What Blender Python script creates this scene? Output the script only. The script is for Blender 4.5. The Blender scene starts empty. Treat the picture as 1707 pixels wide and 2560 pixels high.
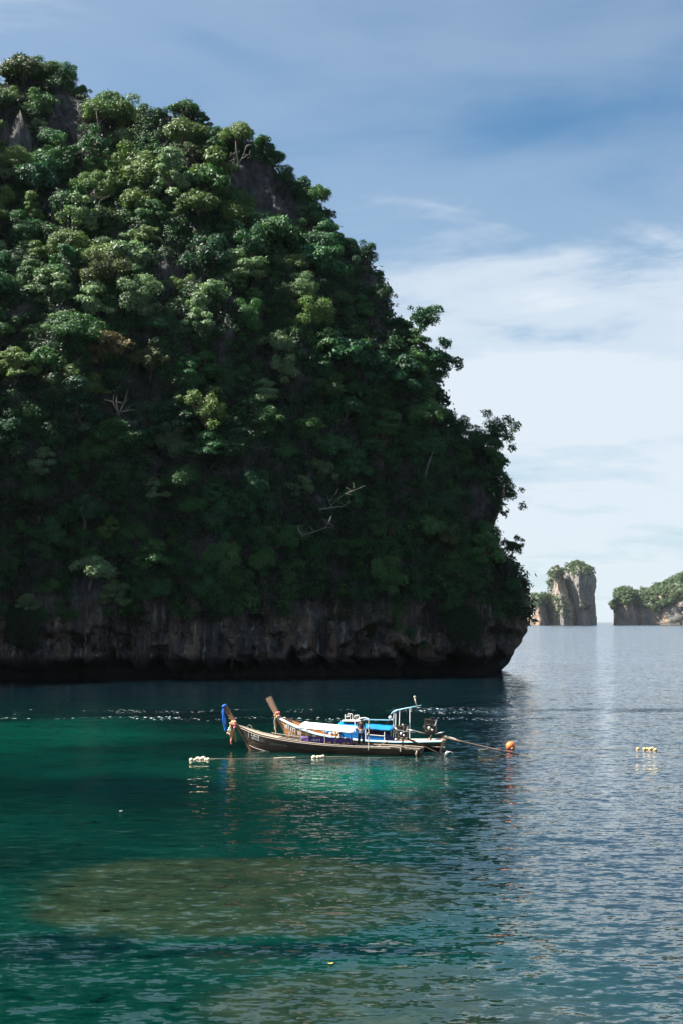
import bpy, math, random
import numpy as np
from mathutils import Vector, Matrix

random.seed(7)
RNG = np.random.default_rng(7)
SC = bpy.context.scene
COL = SC.collection
rad = math.radians

# ------------------------------------------------------------------ camera
CAM_H = 8.2
FPX = 3555.0
PITCH = math.atan((1553 - 1280) / FPX)
cam_d = bpy.data.cameras.new('camera')
cam = bpy.data.objects.new('camera', cam_d)
COL.objects.link(cam)
cam.location = (0, 0, CAM_H)
cam.rotation_euler = (math.pi / 2 + PITCH, 0, 0)
cam_d.sensor_fit = 'VERTICAL'
cam_d.sensor_height = 36.0
cam_d.lens = 50.0
cam_d.clip_start = 0.5
cam_d.clip_end = 60000
SC.camera = cam

def ray(px, py):
    dx = (px - 853.5) / FPX
    dy = (1280 - py) / FPX
    return Vector((dx, math.cos(PITCH) - dy * math.sin(PITCH), math.sin(PITCH) + dy * math.cos(PITCH)))

def at(px, py, Y):
    d = ray(px, py)
    t = Y / d.y
    return Vector((d.x * t, Y, CAM_H + d.z * t))

def at_water(px, py):
    d = ray(px, py)
    t = -CAM_H / d.z
    return Vector((d.x * t, d.y * t, 0))

def project(P):
    """world points (n,3) -> photograph pixels; only used to decide what grows where"""
    P = np.asarray(P, float)
    x = P[..., 0]; y = P[..., 1]; z = P[..., 2] - CAM_H
    f = y * math.cos(PITCH) + z * math.sin(PITCH)
    u = -y * math.sin(PITCH) + z * math.cos(PITCH)
    return 853.5 + FPX * x / f, 1280 - FPX * u / f

# ------------------------------------------------------------------ light
SUN = Vector((-0.64, 0.05, 0.77)).normalized()
sun_el = math.asin(SUN.z)
sun_az = math.atan2(SUN.x, SUN.y)
sd = bpy.data.lights.new('sun', 'SUN')
sd.energy = 5.0
sd.angle = rad(0.5)
sd.color = (1.0, 0.94, 0.84)
so = bpy.data.objects.new('sun', sd)
COL.objects.link(so)
so.rotation_euler = SUN.to_track_quat('Z', 'Y').to_euler()
so.location = (-50, 0, 150)

SC.view_settings.view_transform = 'Standard'
SC.view_settings.look = 'None'
SC.view_settings.gamma = 1.0
SC.view_settings.use_curve_mapping = False
SC.view_settings.exposure = 1.7
SC.cycles.max_bounces = 6
SC.cycles.diffuse_bounces = 2
SC.cycles.glossy_bounces = 3
SC.cycles.transmission_bounces = 3
SC.cycles.transparent_max_bounces = 6
SC.cycles.volume_bounces = 0
SC.cycles.sample_clamp_indirect = 4.0
SC.cycles.caustics_reflective = False
SC.cycles.caustics_refractive = False

class NT:
    def __init__(s, tree):
        s.t = tree; s.n = tree.nodes; s.l = tree.links
    def node(s, typ, **kw):
        nd = s.n.new(typ)
        for k, v in kw.items():
            if k == 'inp':
                for a, b in v.items():
                    s.put(nd.inputs[a], b)
            else:
                setattr(nd, k, v)
        return nd
    def put(s, sock, v):
        if isinstance(v, bpy.types.NodeSocket): s.l.new(v, sock)
        elif isinstance(v, bpy.types.Node): s.l.new(v.outputs[0], sock)
        else: sock.default_value = v
    def math(s, op, a, b=0.0, c=0.0, clamp=False):
        nd = s.n.new('ShaderNodeMath'); nd.operation = op; nd.use_clamp = clamp
        s.put(nd.inputs[0], a); s.put(nd.inputs[1], b); s.put(nd.inputs[2], c)
        return nd.outputs[0]
    def noise(s, vec, scale, detail=3.0, rough=0.5, dist=0.0):
        nd = s.n.new('ShaderNodeTexNoise')
        s.put(nd.inputs['Vector'], vec); nd.inputs['Scale'].default_value = scale
        nd.inputs['Detail'].default_value = detail; nd.inputs['Roughness'].default_value = rough
        nd.inputs['Distortion'].default_value = dist
        return nd.outputs['Fac']
    def ramp(s, fac, pts, interp='LINEAR'):
        nd = s.n.new('ShaderNodeValToRGB'); s.put(nd.inputs[0], fac)
        cr = nd.color_ramp; cr.interpolation = interp
        while len(cr.elements) < len(pts): cr.elements.new(0.5)
        for e, (p, c) in zip(cr.elements, pts):
            e.position = p
            e.color = (c, c, c, 1) if isinstance(c, (int, float)) else (*c, 1)
        return nd.outputs[0]
    def mix(s, fac, a, b, mode='MIX'):
        nd = s.n.new('ShaderNodeMix'); nd.data_type = 'RGBA'; nd.blend_type = mode
        s.put(nd.inputs[0], fac)
        for k, v in ((6, a), (7, b)):
            if isinstance(v, tuple) and len(v) == 3: v = (*v, 1)
            s.put(nd.inputs[k], v)
        return nd.outputs[2]
    def mapping(s, vec, scale=(1, 1, 1), loc=(0, 0, 0), rot=(0, 0, 0)):
        nd = s.n.new('ShaderNodeMapping'); s.put(nd.inputs[0], vec)
        nd.inputs['Scale'].default_value = scale; nd.inputs['Location'].default_value = loc
        nd.inputs['Rotation'].default_value = rot
        return nd.outputs[0]

world = bpy.data.worlds.new('World')
SC.world = world
world.use_nodes = True
w = NT(world.node_tree)
w.n.clear()
sky = w.node('ShaderNodeTexSky', sky_type='NISHITA', sun_disc=False, sun_elevation=sun_el,
             sun_rotation=sun_az, altitude=0.0, air_density=1.0, dust_density=0.6, ozone_density=2.5)
tc = w.node('ShaderNodeTexCoord')
gen = tc.outputs['Generated']
sx = w.node('ShaderNodeSeparateXYZ', inp={0: gen})
zz = w.math('ADD', w.math('MAXIMUM', sx.outputs[2], 0.0), 0.16)
cu = w.node('ShaderNodeCombineXYZ', inp={0: w.math('DIVIDE', sx.outputs[0], zz),
                                         1: w.math('DIVIDE', sx.outputs[1], zz), 2: 0.0}).outputs[0]
m1 = w.mapping(cu, scale=(0.9, 1.5, 1), loc=(7.7, 14.9, 0), rot=(0, 0, rad(18)))
n1 = w.noise(m1, 0.75, 6.0, 0.55, 0.3)
m2 = w.mapping(cu, scale=(1.1, 1.7, 1), loc=(1.3, 4.1, 0), rot=(0, 0, rad(-24)))
n2 = w.noise(m2, 1.9, 8.0, 0.6, 0.5)
cl = w.math('ADD', w.math('MULTIPLY', n1, 0.95), w.math('MULTIPLY', n2, 0.46))
# more cloud towards the horizon, where one looks through more of the thin layer
elev = w.math('MAXIMUM', sx.outputs[2], 0.0)
bias = w.ramp(elev, [(0.0, 0.33), (0.10, 0.25), (0.22, 0.19), (0.31, 0.09), (0.40, -0.03), (0.7, -0.16), (1.0, -0.2)])
cl = w.math('ADD', cl, bias)
cf = w.ramp(cl, [(0.42, 0.06), (0.78, 0.33), (0.93, 0.85), (1.0, 1.0)], 'EASE')
cf = w.math('MULTIPLY', cf, 0.92)
skyc = w.mix(1.0, sky.outputs[0], (0.27, 0.60, 0.74), 'MULTIPLY')
cloudc = (5.0, 5.5, 5.95)
skym = w.mix(cf, skyc, cloudc)
bg = w.node('ShaderNodeBackground', inp={0: skym, 1: 0.05})
wo = w.node('ShaderNodeOutputWorld', inp={0: bg.outputs[0]})

# ------------------------------------------------------------------ helpers
def tag(o, label=None, cat=None, group=None, kind=None):
    if label: o['label'] = label
    if cat: o['category'] = cat
    if group: o['group'] = group
    if kind: o['kind'] = kind
    return o

def empty(name, loc=(0, 0, 0), rz=0.0):
    o = bpy.data.objects.new(name, None)
    COL.objects.link(o)
    o.location = loc
    o.rotation_euler = (0, 0, rz)
    o.empty_display_size = 0.3
    return o

def link(name, me, parent=None, loc=None, rot=None, scale=None):
    o = bpy.data.objects.new(name, me)
    COL.objects.link(o)
    if parent is not None: o.parent = parent
    if loc is not None: o.location = loc
    if rot is not None: o.rotation_euler = rot
    if scale is not None: o.scale = scale
    return o

def mesh_np(name, V, F, mat=None, smooth=False):
    """V (n,3), F (m,k) arrays with the same number of corners per face"""
    V = np.ascontiguousarray(V, dtype=np.float32)
    F = np.ascontiguousarray(F, dtype=np.int32)
    me = bpy.data.meshes.new(name)
    k = F.shape[1]
    me.vertices.add(len(V)); me.vertices.foreach_set('co', V.ravel())
    me.loops.add(F.size); me.loops.foreach_set('vertex_index', F.ravel())
    me.polygons.add(len(F))
    me.polygons.foreach_set('loop_start', np.arange(len(F), dtype=np.int32) * k)
    me.polygons.foreach_set('loop_total', np.full(len(F), k, dtype=np.int32))
    me.polygons.foreach_set('use_smooth', np.full(len(F), smooth, dtype=bool))
    me.update(calc_edges=True)
    if mat: me.materials.append(mat)
    return me

class MB:
    def __init__(s): s.v = []; s.f = []
    def add(s, vs, fs):
        o = len(s.v)
        s.v += [tuple(v) for v in vs]
        s.f += [tuple(i + o for i in f) for f in fs]
        return s
    def box(s, c, d, rot=None, taper=1.0):
        x, y, z = d[0] / 2, d[1] / 2, d[2] / 2
        vs = [Vector((sx_ * x * (taper if sz > 0 else 1), sy * y * (taper if sz > 0 else 1), sz * z))
              for sz in (-1, 1) for sx_, sy in ((-1, -1), (1, -1), (1, 1), (-1, 1))]
        if rot: 
            M = rot if isinstance(rot, Matrix) else Matrix.Rotation(rot, 3, 'Z')
            vs = [M @ v for v in vs]
        vs = [v + Vector(c) for v in vs]
        return s.add(vs, [(3, 2, 1, 0), (4, 5, 6, 7), (0, 1, 5, 4), (1, 2, 6, 5), (2, 3, 7, 6), (3, 0, 4, 7)])
    def tube(s, pts, r, n=6, flat=1.0):
        pts = [Vector(p) for p in pts]
        if not isinstance(r, (list, tuple)): r = [r] * len(pts)
        vs = []; fs = []
        for i, p in enumerate(pts):
            d = (pts[min(i + 1, len(pts) - 1)] - pts[max(i - 1, 0)])
            d = d.normalized() if d.length > 1e-9 else Vector((0, 0, 1))
            a = d.cross(Vector((0, 0, 1)))
            if a.length < 0.05: a = d.cross(Vector((1, 0, 0)))
            a.normalize(); b = d.cross(a).normalized()
            for k in range(n):
                t = 2 * math.pi * k / n
                vs.append(p + a * math.cos(t) * r[i] + b * math.sin(t) * r[i] * flat)
        for i in range(len(pts) - 1):
            for k in range(n):
                k2 = (k + 1) % n
                fs.append((i * n + k, i * n + k2, (i + 1) * n + k2, (i + 1) * n + k))
        fs.append(tuple(range(n))[::-1])
        fs.append(tuple((len(pts) - 1) * n + k for k in range(n)))
        return s.add(vs, fs)
    def ball(s, c, r, nu=10, nv=7, sc=(1, 1, 1)):
        vs = [Vector(c) + Vector((0, 0, -r * sc[2]))]
        for j in range(1, nv):
            t = -math.pi / 2 + math.pi * j / nv
            for i in range(nu):
                a = 2 * math.pi * i / nu
                vs.append(Vector(c) + Vector((r * math.cos(t) * math.cos(a) * sc[0], r * math.cos(t) * math.sin(a) * sc[1], r * math.sin(t) * sc[2])))
        vs.append(Vector(c) + Vector((0, 0, r * sc[2])))
        fs = [(0, 1 + (i + 1) % nu, 1 + i) for i in range(nu)]
        for j in range(nv - 2):
            for i in range(nu):
                a = 1 + j * nu + i; b = 1 + j * nu + (i + 1) % nu
                fs.append((a, b, b + nu, a + nu))
        L = len(vs) - 1
        fs += [(1 + (nv - 2) * nu + i, 1 + (nv - 2) * nu + (i + 1) % nu, L) for i in range(nu)]
        return s.add(vs, fs)
    def torus(s, c, R, r, axis='Y', a0=0.0, a1=2 * math.pi, n=20, m=6):
        pts = []
        for i in range(n + 1):
            a = a0 + (a1 - a0) * i / n
            q = {'Y': (math.cos(a), 0, math.sin(a)), 'Z': (math.cos(a), math.sin(a), 0), 'X': (0, math.cos(a), math.sin(a))}[axis]
            pts.append(Vector(c) + Vector(q) * R)
        return s.tube(pts, r, m)
    def grid(s, rows):
        n = len(rows[0]); vs = [p for r in rows for p in r]
        fs = [(i * n + j, i * n + j + 1, (i + 1) * n + j + 1, (i + 1) * n + j) for i in range(len(rows) - 1) for j in range(n - 1)]
        return s.add(vs, fs)
    def build(s, name, mat, parent=None, smooth=False, bevel=0.0, solid=0.0):
        me = bpy.data.meshes.new(name)
        me.from_pydata([tuple(v) for v in s.v], [], s.f)
        me.materials.append(mat)
        if smooth: me.polygons.foreach_set('use_smooth', [True] * len(me.polygons))
        me.update()
        o = link(name, me, parent)
        if solid:
            m = o.modifiers.new('solid', 'SOLIDIFY'); m.thickness = solid; m.offset = 0
        if bevel:
            m = o.modifiers.new('bevel', 'BEVEL'); m.width = bevel; m.segments = 2; m.limit_method = 'ANGLE'
        return o

def _hash(ix, iy, iz, seed):
    h = (ix.astype(np.int64) * 374761393 + iy.astype(np.int64) * 668265263 + iz.astype(np.int64) * 2147483647 + seed * 1274126177) & 0xFFFFFFFF
    h = ((h ^ (h >> 13)) * 1274126177) & 0xFFFFFFFF
    h = (h ^ (h >> 16)) & 0xFFFFFFFF
    h = (h * 2246822519) & 0xFFFFFFFF
    h = (h ^ (h >> 15)) & 0xFFFFFF
    return h / float(0xFFFFFF)

def vnoise(x, y, z, seed=0):
    ix = np.floor(x); iy = np.floor(y); iz = np.floor(z)
    fx = x - ix; fy = y - iy; fz = z - iz
    fx = fx * fx * (3 - 2 * fx); fy = fy * fy * (3 - 2 * fy); fz = fz * fz * (3 - 2 * fz)
    r = 0
    for a in (0, 1):
        for b in (0, 1):
            for c in (0, 1):
                wgt = (fx if a else 1 - fx) * (fy if b else 1 - fy) * (fz if c else 1 - fz)
                r = r + wgt * _hash(ix + a, iy + b, iz + c, seed)
    return r * 2 - 1

def fbm(x, y, z, seed=0, oct=4, gain=0.5):
    r = 0; a = 1.0; f = 1.0
    for o in range(oct):
        r = r + a * vnoise(x * f, y * f, z * f, seed + o * 17)
        a *= gain; f *= 2.03
    return r

# ------------------------------------------------------------------ materials
def new_mat(name):
    m = bpy.data.materials.new(name); m.use_nodes = True
    t = NT(m.node_tree); t.n.clear()
    out = t.node('ShaderNodeOutputMaterial')
    return m, t, out

def paint(name, col, rough=0.5, var=0.25, scale=3.0, metal=0.0, bump=0.15, stretch=(1, 1, 1), spec=0.4, dirt=None, dirt_amt=0.5):
    m, t, out = new_mat(name)
    o = t.node('ShaderNodeTexCoord').outputs['Object']
    o = t.mapping(o, scale=stretch)
    n = t.noise(o, scale, 5.0, 0.62)
    c = t.mix(t.math('MULTIPLY', n, 1.0), tuple(k * (1 - var) for k in col), tuple(min(1, k * (1 + var)) for k in col))
    if dirt:
        n2 = t.noise(o, scale * 0.55, 6.0, 0.7)
        c = t.mix(t.math('MULTIPLY', t.ramp(n2, [(0.46, 0.0), (0.66, 1.0)]), dirt_amt), c, dirt)
    b = t.node('ShaderNodeBsdfPrincipled', inp={'Base Color': c, 'Roughness': rough, 'Metallic': metal, 'Specular IOR Level': spec})
    if bump:
        bp = t.node('ShaderNodeBump', inp={'Height': n, 'Strength': bump, 'Distance': 0.03})
        t.l.new(bp.outputs[0], b.inputs['Normal'])
    t.l.new(b.outputs[0], out.inputs[0])
    return m

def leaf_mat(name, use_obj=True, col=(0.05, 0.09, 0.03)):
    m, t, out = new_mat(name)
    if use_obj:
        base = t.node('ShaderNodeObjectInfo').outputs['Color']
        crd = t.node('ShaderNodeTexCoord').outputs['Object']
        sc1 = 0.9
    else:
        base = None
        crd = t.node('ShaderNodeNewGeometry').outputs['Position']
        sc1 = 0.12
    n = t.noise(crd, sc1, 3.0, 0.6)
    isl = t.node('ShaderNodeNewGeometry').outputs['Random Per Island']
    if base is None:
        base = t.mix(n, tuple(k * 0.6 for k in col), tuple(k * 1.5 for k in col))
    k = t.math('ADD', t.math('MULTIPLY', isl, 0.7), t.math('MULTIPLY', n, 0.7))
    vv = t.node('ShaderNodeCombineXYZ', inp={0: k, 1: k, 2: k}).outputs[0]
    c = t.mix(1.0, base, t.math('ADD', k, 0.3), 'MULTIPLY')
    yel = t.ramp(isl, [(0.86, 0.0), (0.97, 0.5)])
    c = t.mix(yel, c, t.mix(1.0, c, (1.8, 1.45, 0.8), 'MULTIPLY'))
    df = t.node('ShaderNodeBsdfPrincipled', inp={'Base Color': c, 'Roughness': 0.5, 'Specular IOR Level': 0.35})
    tr = t.node('ShaderNodeBsdfTranslucent', inp={'Color': t.mix(1.0, c, (1.2, 1.35, 0.5), 'MULTIPLY')})
    mx = t.node('ShaderNodeMixShader', inp={0: 0.28, 1: df.outputs[0], 2: tr.outputs[0]})
    t.l.new(mx.outputs[0], out.inputs[0])
    return m

LEAF = leaf_mat('foliage')
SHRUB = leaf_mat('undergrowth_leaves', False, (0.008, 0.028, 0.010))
FARLEAF = leaf_mat('distant_leaves', False, (0.045, 0.085, 0.03))
BARK = paint('bark', (0.16, 0.13, 0.10), 0.9, 0.4, 2.0, stretch=(1, 1, 0.2))
DEADWOOD = paint('bleached_wood', (0.20, 0.185, 0.16), 0.85, 0.3, 2.0, stretch=(1, 1, 0.3))

def rock_mat(name, grey, dark, warm, band=True, scale=1.0, warm_top=None):
    m, t, out = new_mat(name)
    pos = t.node('ShaderNodeNewGeometry').outputs['Position']
    nrm = t.node('ShaderNodeNewGeometry').outputs['Normal']
    a = t.mapping(pos, scale=(0.6 * scale, 0.6 * scale, 0.17 * scale))
    streak = t.noise(a, 1.0, 6.0, 0.62, 0.3)
    fine = t.noise(pos, 1.6 * scale, 6.0, 0.68)
    big = t.noise(pos, 0.06 * scale, 3.0, 0.55)
    c = t.mix(t.ramp(streak, [(0.36, 0.0), (0.64, 1.0)]), dark, grey)
    wm = t.math('MULTIPLY', t.ramp(t.noise(t.mapping(pos, scale=(0.35 * scale, 0.35 * scale, 0.05 * scale), loc=(7, 3, 1)), 1.0, 5.0, 0.6), [(0.47, 0.0), (0.6, 1.0)]), 0.9)
    if band:
        z = t.node('ShaderNodeSeparateXYZ', inp={0: pos}).outputs[2]
        zb = t.ramp(t.math('DIVIDE', z, 40.0), [(0.0, 0.0), (0.06, 0.15), (0.085, 1.0), (0.22, 0.7), (0.32, 0.0)])
        bgm = t.ramp(big, [(0.55, 0.0), (0.66, 0.6)])
        wm = t.math('MULTIPLY', wm, t.math('MAXIMUM', zb, bgm))
        c = t.mix(wm, c, warm)
        pale = t.ramp(t.noise(t.mapping(pos, scale=(1.3, 1.3, 0.16), loc=(1, 9, 4)), 1.0, 4.0, 0.6), [(0.55, 0.0), (0.66, 1.0)])
        c = t.mix(t.math('MULTIPLY', t.math('MULTIPLY', pale, zb), 0.9), c, (0.42, 0.38, 0.31))
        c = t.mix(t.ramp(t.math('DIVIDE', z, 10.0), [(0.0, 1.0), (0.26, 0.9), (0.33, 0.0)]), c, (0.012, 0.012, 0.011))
    else:
        wm = t.math('MULTIPLY', wm, t.ramp(big, [(0.40, 0.15), (0.58, 1.0)]))
        c = t.mix(wm, c, warm)
    c = t.mix(t.ramp(fine, [(0.3, 0.6), (0.62, 0.0)]), c, tuple(k * 0.35 for k in dark))
    b = t.node('ShaderNodeBsdfPrincipled', inp={'Base Color': c, 'Roughness': 0.9, 'Specular IOR Level': 0.25})
    h = t.math('ADD', t.math('MULTIPLY', streak, 1.0), t.math('MULTIPLY', fine, 0.9))
    bp = t.node('ShaderNodeBump', inp={'Height': h, 'Strength': 1.0, 'Distance': 0.9 / scale})
    t.l.new(bp.outputs[0], b.inputs['Normal'])
    t.l.new(b.outputs[0], out.inputs[0])
    return m

ROCK = rock_mat('limestone', (0.12, 0.118, 0.118), (0.028, 0.028, 0.030), (0.22, 0.155, 0.105))
FARROCK = rock_mat('distant_limestone', (0.40, 0.37, 0.34), (0.17, 0.17, 0.175), (0.66, 0.45, 0.30), band=False, scale=0.14)

# ------------------------------------------------------------------ sea
def water_mat():
    m, t, out = new_mat('sea_water')
    pos = t.node('ShaderNodeNewGeometry').outputs['Position']
    sep = t.node('ShaderNodeSeparateXYZ', inp={0: pos})
    X, Y = sep.outputs[0], sep.outputs[1]
    wob = t.noise(pos, 0.09, 4.0, 0.6)
    wob2 = t.noise(t.mapping(pos, scale=(1, 1, 1), loc=(40, 11, 0)), 0.35, 4.0, 0.6)
    def blob(px0, py0, px1, py1, soft=0.35, amp=1.1):
        """a patch lying between four photograph limits, in metres on the water"""
        pc = at_water((px0 + px1) / 2, (py0 + py1) / 2)
        a = at_water((px0 + px1) / 2, py0).y; b = at_water((px0 + px1) / 2, py1).y
        cy = (a + b) / 2; ry = (a - b) / 2
        rx = (px1 - px0) / 2 / FPX * cy
        dx = t.math('DIVIDE', t.math('SUBTRACT', X, (px0 + px1 - 1707) / 2 / FPX * cy), rx)
        dy = t.math('DIVIDE', t.math('SUBTRACT', Y, cy), ry)
        d = t.math('SQRT', t.math('ADD', t.math('MULTIPLY', dx, dx), t.math('MULTIPLY', dy, dy)))
        d = t.math('ADD', d, t.math('MULTIPLY', t.math('SUBTRACT', wob, 0.5), amp))
        d = t.math('ADD', d, t.math('MULTIPLY', t.math('SUBTRACT', wob2, 0.5), 0.45 * amp))
        return t.ramp(t.math('MULTIPLY', d, 0.5), [(0.5 - soft / 2, 1.0), (0.5, 0.0)], 'EASE')
    big = t.noise(t.mapping(pos, scale=(0.6, 1.0, 1)), 0.045, 4.0, 0.55)
    c = t.mix(t.ramp(big, [(0.34, 0.0), (0.62, 1.0)]), (0.0, 0.0055, 0.006), (0.0002, 0.029, 0.023))
    sand = t.math('MAXIMUM', blob(560, 1905, 1280, 1998, 0.6, 0.8), t.math('MULTIPLY', blob(-250, 1780, 520, 1900, 0.7), 0.55))
    c = t.mix(t.math('MULTIPLY', sand, 0.9), c, (0.0004, 0.080, 0.054))
    dk = blob(60, 1925, 640, 2020, 0.6)
    dk = t.math('MAXIMUM', dk, blob(-60, 2320, 420, 2420, 0.5))
    dk = t.math('MAXIMUM', dk, blob(250, 2352, 1230, 2400, 0.45, 0.8))
    c = t.mix(t.math('MULTIPLY', dk, 0.9), c, (0.0, 0.010, 0.012))
    # coral and weed on the bottom, seen through the shallow water
    rf = blob(30, 2135, 1200, 2360, 0.20, 0.75)
    rf2 = blob(430, 2385, 1640, 2800, 0.4, 0.9)
    rf3 = blob(440, 2370, 760, 2440, 0.4, 0.7)
    rfm = t.math('MAXIMUM', rf, t.math('MAXIMUM', t.math('MULTIPLY', rf2, 0.9), t.math('MULTIPLY', rf3, 0.25)))
    coral = t.noise(t.mapping(pos, scale=(1.0, 0.7, 1)), 0.8, 7.0, 0.72)
    rc = t.mix(t.ramp(coral, [(0.35, 0.0), (0.65, 1.0)]), (0.006, 0.015, 0.009), (0.023, 0.036, 0.021))
    c = t.mix(t.math('MULTIPLY', t.math('MULTIPLY', rfm, t.ramp(t.noise(t.mapping(pos, loc=(9, 2, 0)), 0.5, 5.0, 0.65), [(0.36, 0.7), (0.52, 1.0)])), 0.9), c, rc)
    # deeper, bluer open water right and beyond the headland, plus painted-in cliff shade
    deep_and_shade = t.math('MAXIMUM', t.ramp(t.math('DIVIDE', t.math('SUBTRACT', Y, 108.0), 60.0, clamp=True), [(0.0, 0.0), (0.8, 1.0)]),
                  t.ramp(t.math('DIVIDE', t.math('SUBTRACT', X, 1.0), 16.0, clamp=True), [(0.0, 0.0), (0.6, 1.0)]))
    c = t.mix(t.math('MULTIPLY', deep_and_shade, 0.95), c, (0.002, 0.011, 0.018))
    df = t.node('ShaderNodeBsdfDiffuse', inp={0: c})
    # ripples: long swell, wind ripples, fine chop; sheltered water on the left is calmer
    wind = t.noise(t.mapping(pos, scale=(0.4, 1, 1)), 0.03, 3.0, 0.5)
    wr = t.ramp(t.math('DIVIDE', t.math('ADD', X, 16.0), 30.0, clamp=True), [(0.0, 0.5), (1.0, 1.0)])
    wn = t.ramp(t.math('DIVIDE', t.math('SUBTRACT', Y, 28.0), 40.0, clamp=True), [(0.0, 1.7), (0.3, 1.1), (0.85, 0.42)])
    amp = t.math('ADD', t.math('MULTIPLY', t.math('MAXIMUM', wr, wn), 0.9), t.math('MULTIPLY', wind, 0.35))
    amp = t.math('MULTIPLY', amp, t.ramp(t.math('DIVIDE', t.math('SUBTRACT', Y, 100.0), 500.0, clamp=True), [(0.0, 0.44), (1.0, 0.52)]))
    amp = t.math('MULTIPLY', amp, 1.35)
    # two wakes running along the foot of the cliff
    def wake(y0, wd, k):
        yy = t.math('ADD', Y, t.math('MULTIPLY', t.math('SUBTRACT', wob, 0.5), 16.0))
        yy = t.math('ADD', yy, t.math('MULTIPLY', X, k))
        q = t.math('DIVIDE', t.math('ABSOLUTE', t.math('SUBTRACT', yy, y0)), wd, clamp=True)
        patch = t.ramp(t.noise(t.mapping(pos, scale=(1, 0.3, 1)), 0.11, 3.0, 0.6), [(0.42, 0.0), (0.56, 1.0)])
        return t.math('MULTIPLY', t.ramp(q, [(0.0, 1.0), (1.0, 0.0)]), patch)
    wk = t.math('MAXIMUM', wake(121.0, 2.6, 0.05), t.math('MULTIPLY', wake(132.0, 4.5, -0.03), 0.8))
    def slopes(vec, detail, rough, k):
        nd = t.node('ShaderNodeTexNoise', inp={'Vector': vec, 'Scale': 1.0, 'Detail': detail, 'Roughness': rough, 'Distortion': 0.4})
        v = t.node('ShaderNodeVectorMath', operation='SUBTRACT', inp={0: nd.outputs['Color'], 1: (0.5, 0.5, 0.5)})
        v2 = t.node('ShaderNodeVectorMath', operation='SCALE', inp={0: v.outputs[0]})
        t.put(v2.inputs['Scale'], k)
        return v2.outputs[0]
    def vadd(a_, b_):
        return t.node('ShaderNodeVectorMath', operation='ADD', inp={0: a_, 1: b_}).outputs[0]
    sl = slopes(t.mapping(pos, scale=(0.16, 0.30, 1), rot=(0, 0, rad(12))), 1.0, 0.5, t.math('MULTIPLY', amp, 0.18))
    sl = vadd(sl, slopes(t.mapping(pos, scale=(1.0, 2.1, 1), rot=(0, 0, rad(-9))), 2.0, 0.5, t.math('MULTIPLY', amp, 0.80)))
    sl = vadd(sl, slopes(t.mapping(pos, scale=(3.4, 6.2, 1), rot=(0, 0, rad(7))), 2.0, 0.55, t.math('MULTIPLY', amp, 0.75)))
    sl = vadd(sl, slopes(t.mapping(pos, scale=(1.3, 2.4, 1), rot=(0, 0, rad(3))), 2.0, 0.6, t.math('MULTIPLY', wk, 3.4)))
    sl = t.node('ShaderNodeVectorMath', operation='MULTIPLY', inp={0: sl, 1: (1.0, 1.0, 0.0)}).outputs[0]
    inc = t.node('ShaderNodeNewGeometry').outputs['Incoming']
    # wave faces turned away hide behind crests at grazing angles: what is seen leans towards the eye a little
    lk = t.ramp(t.math('DIVIDE', t.math('SUBTRACT', Y, 120.0), 900.0, clamp=True), [(0.0, 0.03), (0.1, 0.06), (1.0, 0.08)])
    lean = t.node('ShaderNodeVectorMath', operation='MULTIPLY', inp={0: inc, 1: t.node('ShaderNodeCombineXYZ', inp={0: lk, 1: lk, 2: 0.0}).outputs[0]}).outputs[0]
    bp = t.node('ShaderNodeVectorMath', operation='NORMALIZE', inp={0: vadd(vadd(sl, lean), (0.0, 0.0, 1.0))})
    fr = t.node('ShaderNodeFresnel', inp={'IOR': 1.36})
    half = t.node('ShaderNodeVectorMath', operation='MULTIPLY', inp={0: sl, 1: (0.8, 0.8, 0.0)}).outputs[0]
    fn = t.node('ShaderNodeVectorMath', operation='NORMALIZE', inp={0: vadd(half, (0.0, 0.0, 1.0))})
    t.l.new(fn.outputs[0], fr.inputs['Normal'])
    gl = t.node('ShaderNodeBsdfGlossy', inp={'Color': (1, 1, 1, 1), 'Roughness': 0.04})
    t.l.new(bp.outputs[0], gl.inputs['Normal'])
    mx = t.node('ShaderNodeMixShader', inp={0: fr.outputs[0], 1: df.outputs[0], 2: gl.outputs[0]})
    glint_noise = t.noise(t.mapping(pos, scale=(2.4, 1.3, 1)), 1.0, 2.0, 0.6)
    glint_mask = t.math('MULTIPLY', t.ramp(glint_noise, [(0.63, 0.0), (0.67, 1.0)]), t.ramp(wk, [(0.12, 0.0), (0.5, 1.0)]))
    glint_mask = t.math('MULTIPLY', glint_mask, t.ramp(t.math('DIVIDE', t.math('SUBTRACT', X, 8.0), 8.0, clamp=True), [(0.0, 1.0), (1.0, 0.0)]))
    foam = t.node('ShaderNodeBsdfDiffuse', inp={0: (0.75, 0.80, 0.80, 1)})  # white flecks painted on the wakes in place of glints of light
    mx = t.node('ShaderNodeMixShader', inp={0: glint_mask, 1: mx.outputs[0], 2: foam.outputs[0]})
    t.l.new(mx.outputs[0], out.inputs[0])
    return m

WATER = water_mat()
xs = np.array([-4500, -1500, -500, -150, 0, 150, 500, 1500, 4500.])
ys = np.array([-300, 0, 100, 200, 400, 900, 2000, 5000, 10000.])
V = np.array([(x, y, 0) for y in ys for x in xs])
F = np.array([(j * 9 + i, j * 9 + i + 1, (j + 1) * 9 + i + 1, (j + 1) * 9 + i) for j in range(8) for i in range(8)])
tag(link('sea', mesh_np('sea', V, F, WATER)), 'rippled sea, emerald in the shade of the cliff and pale blue in the open', kind='structure')

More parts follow.
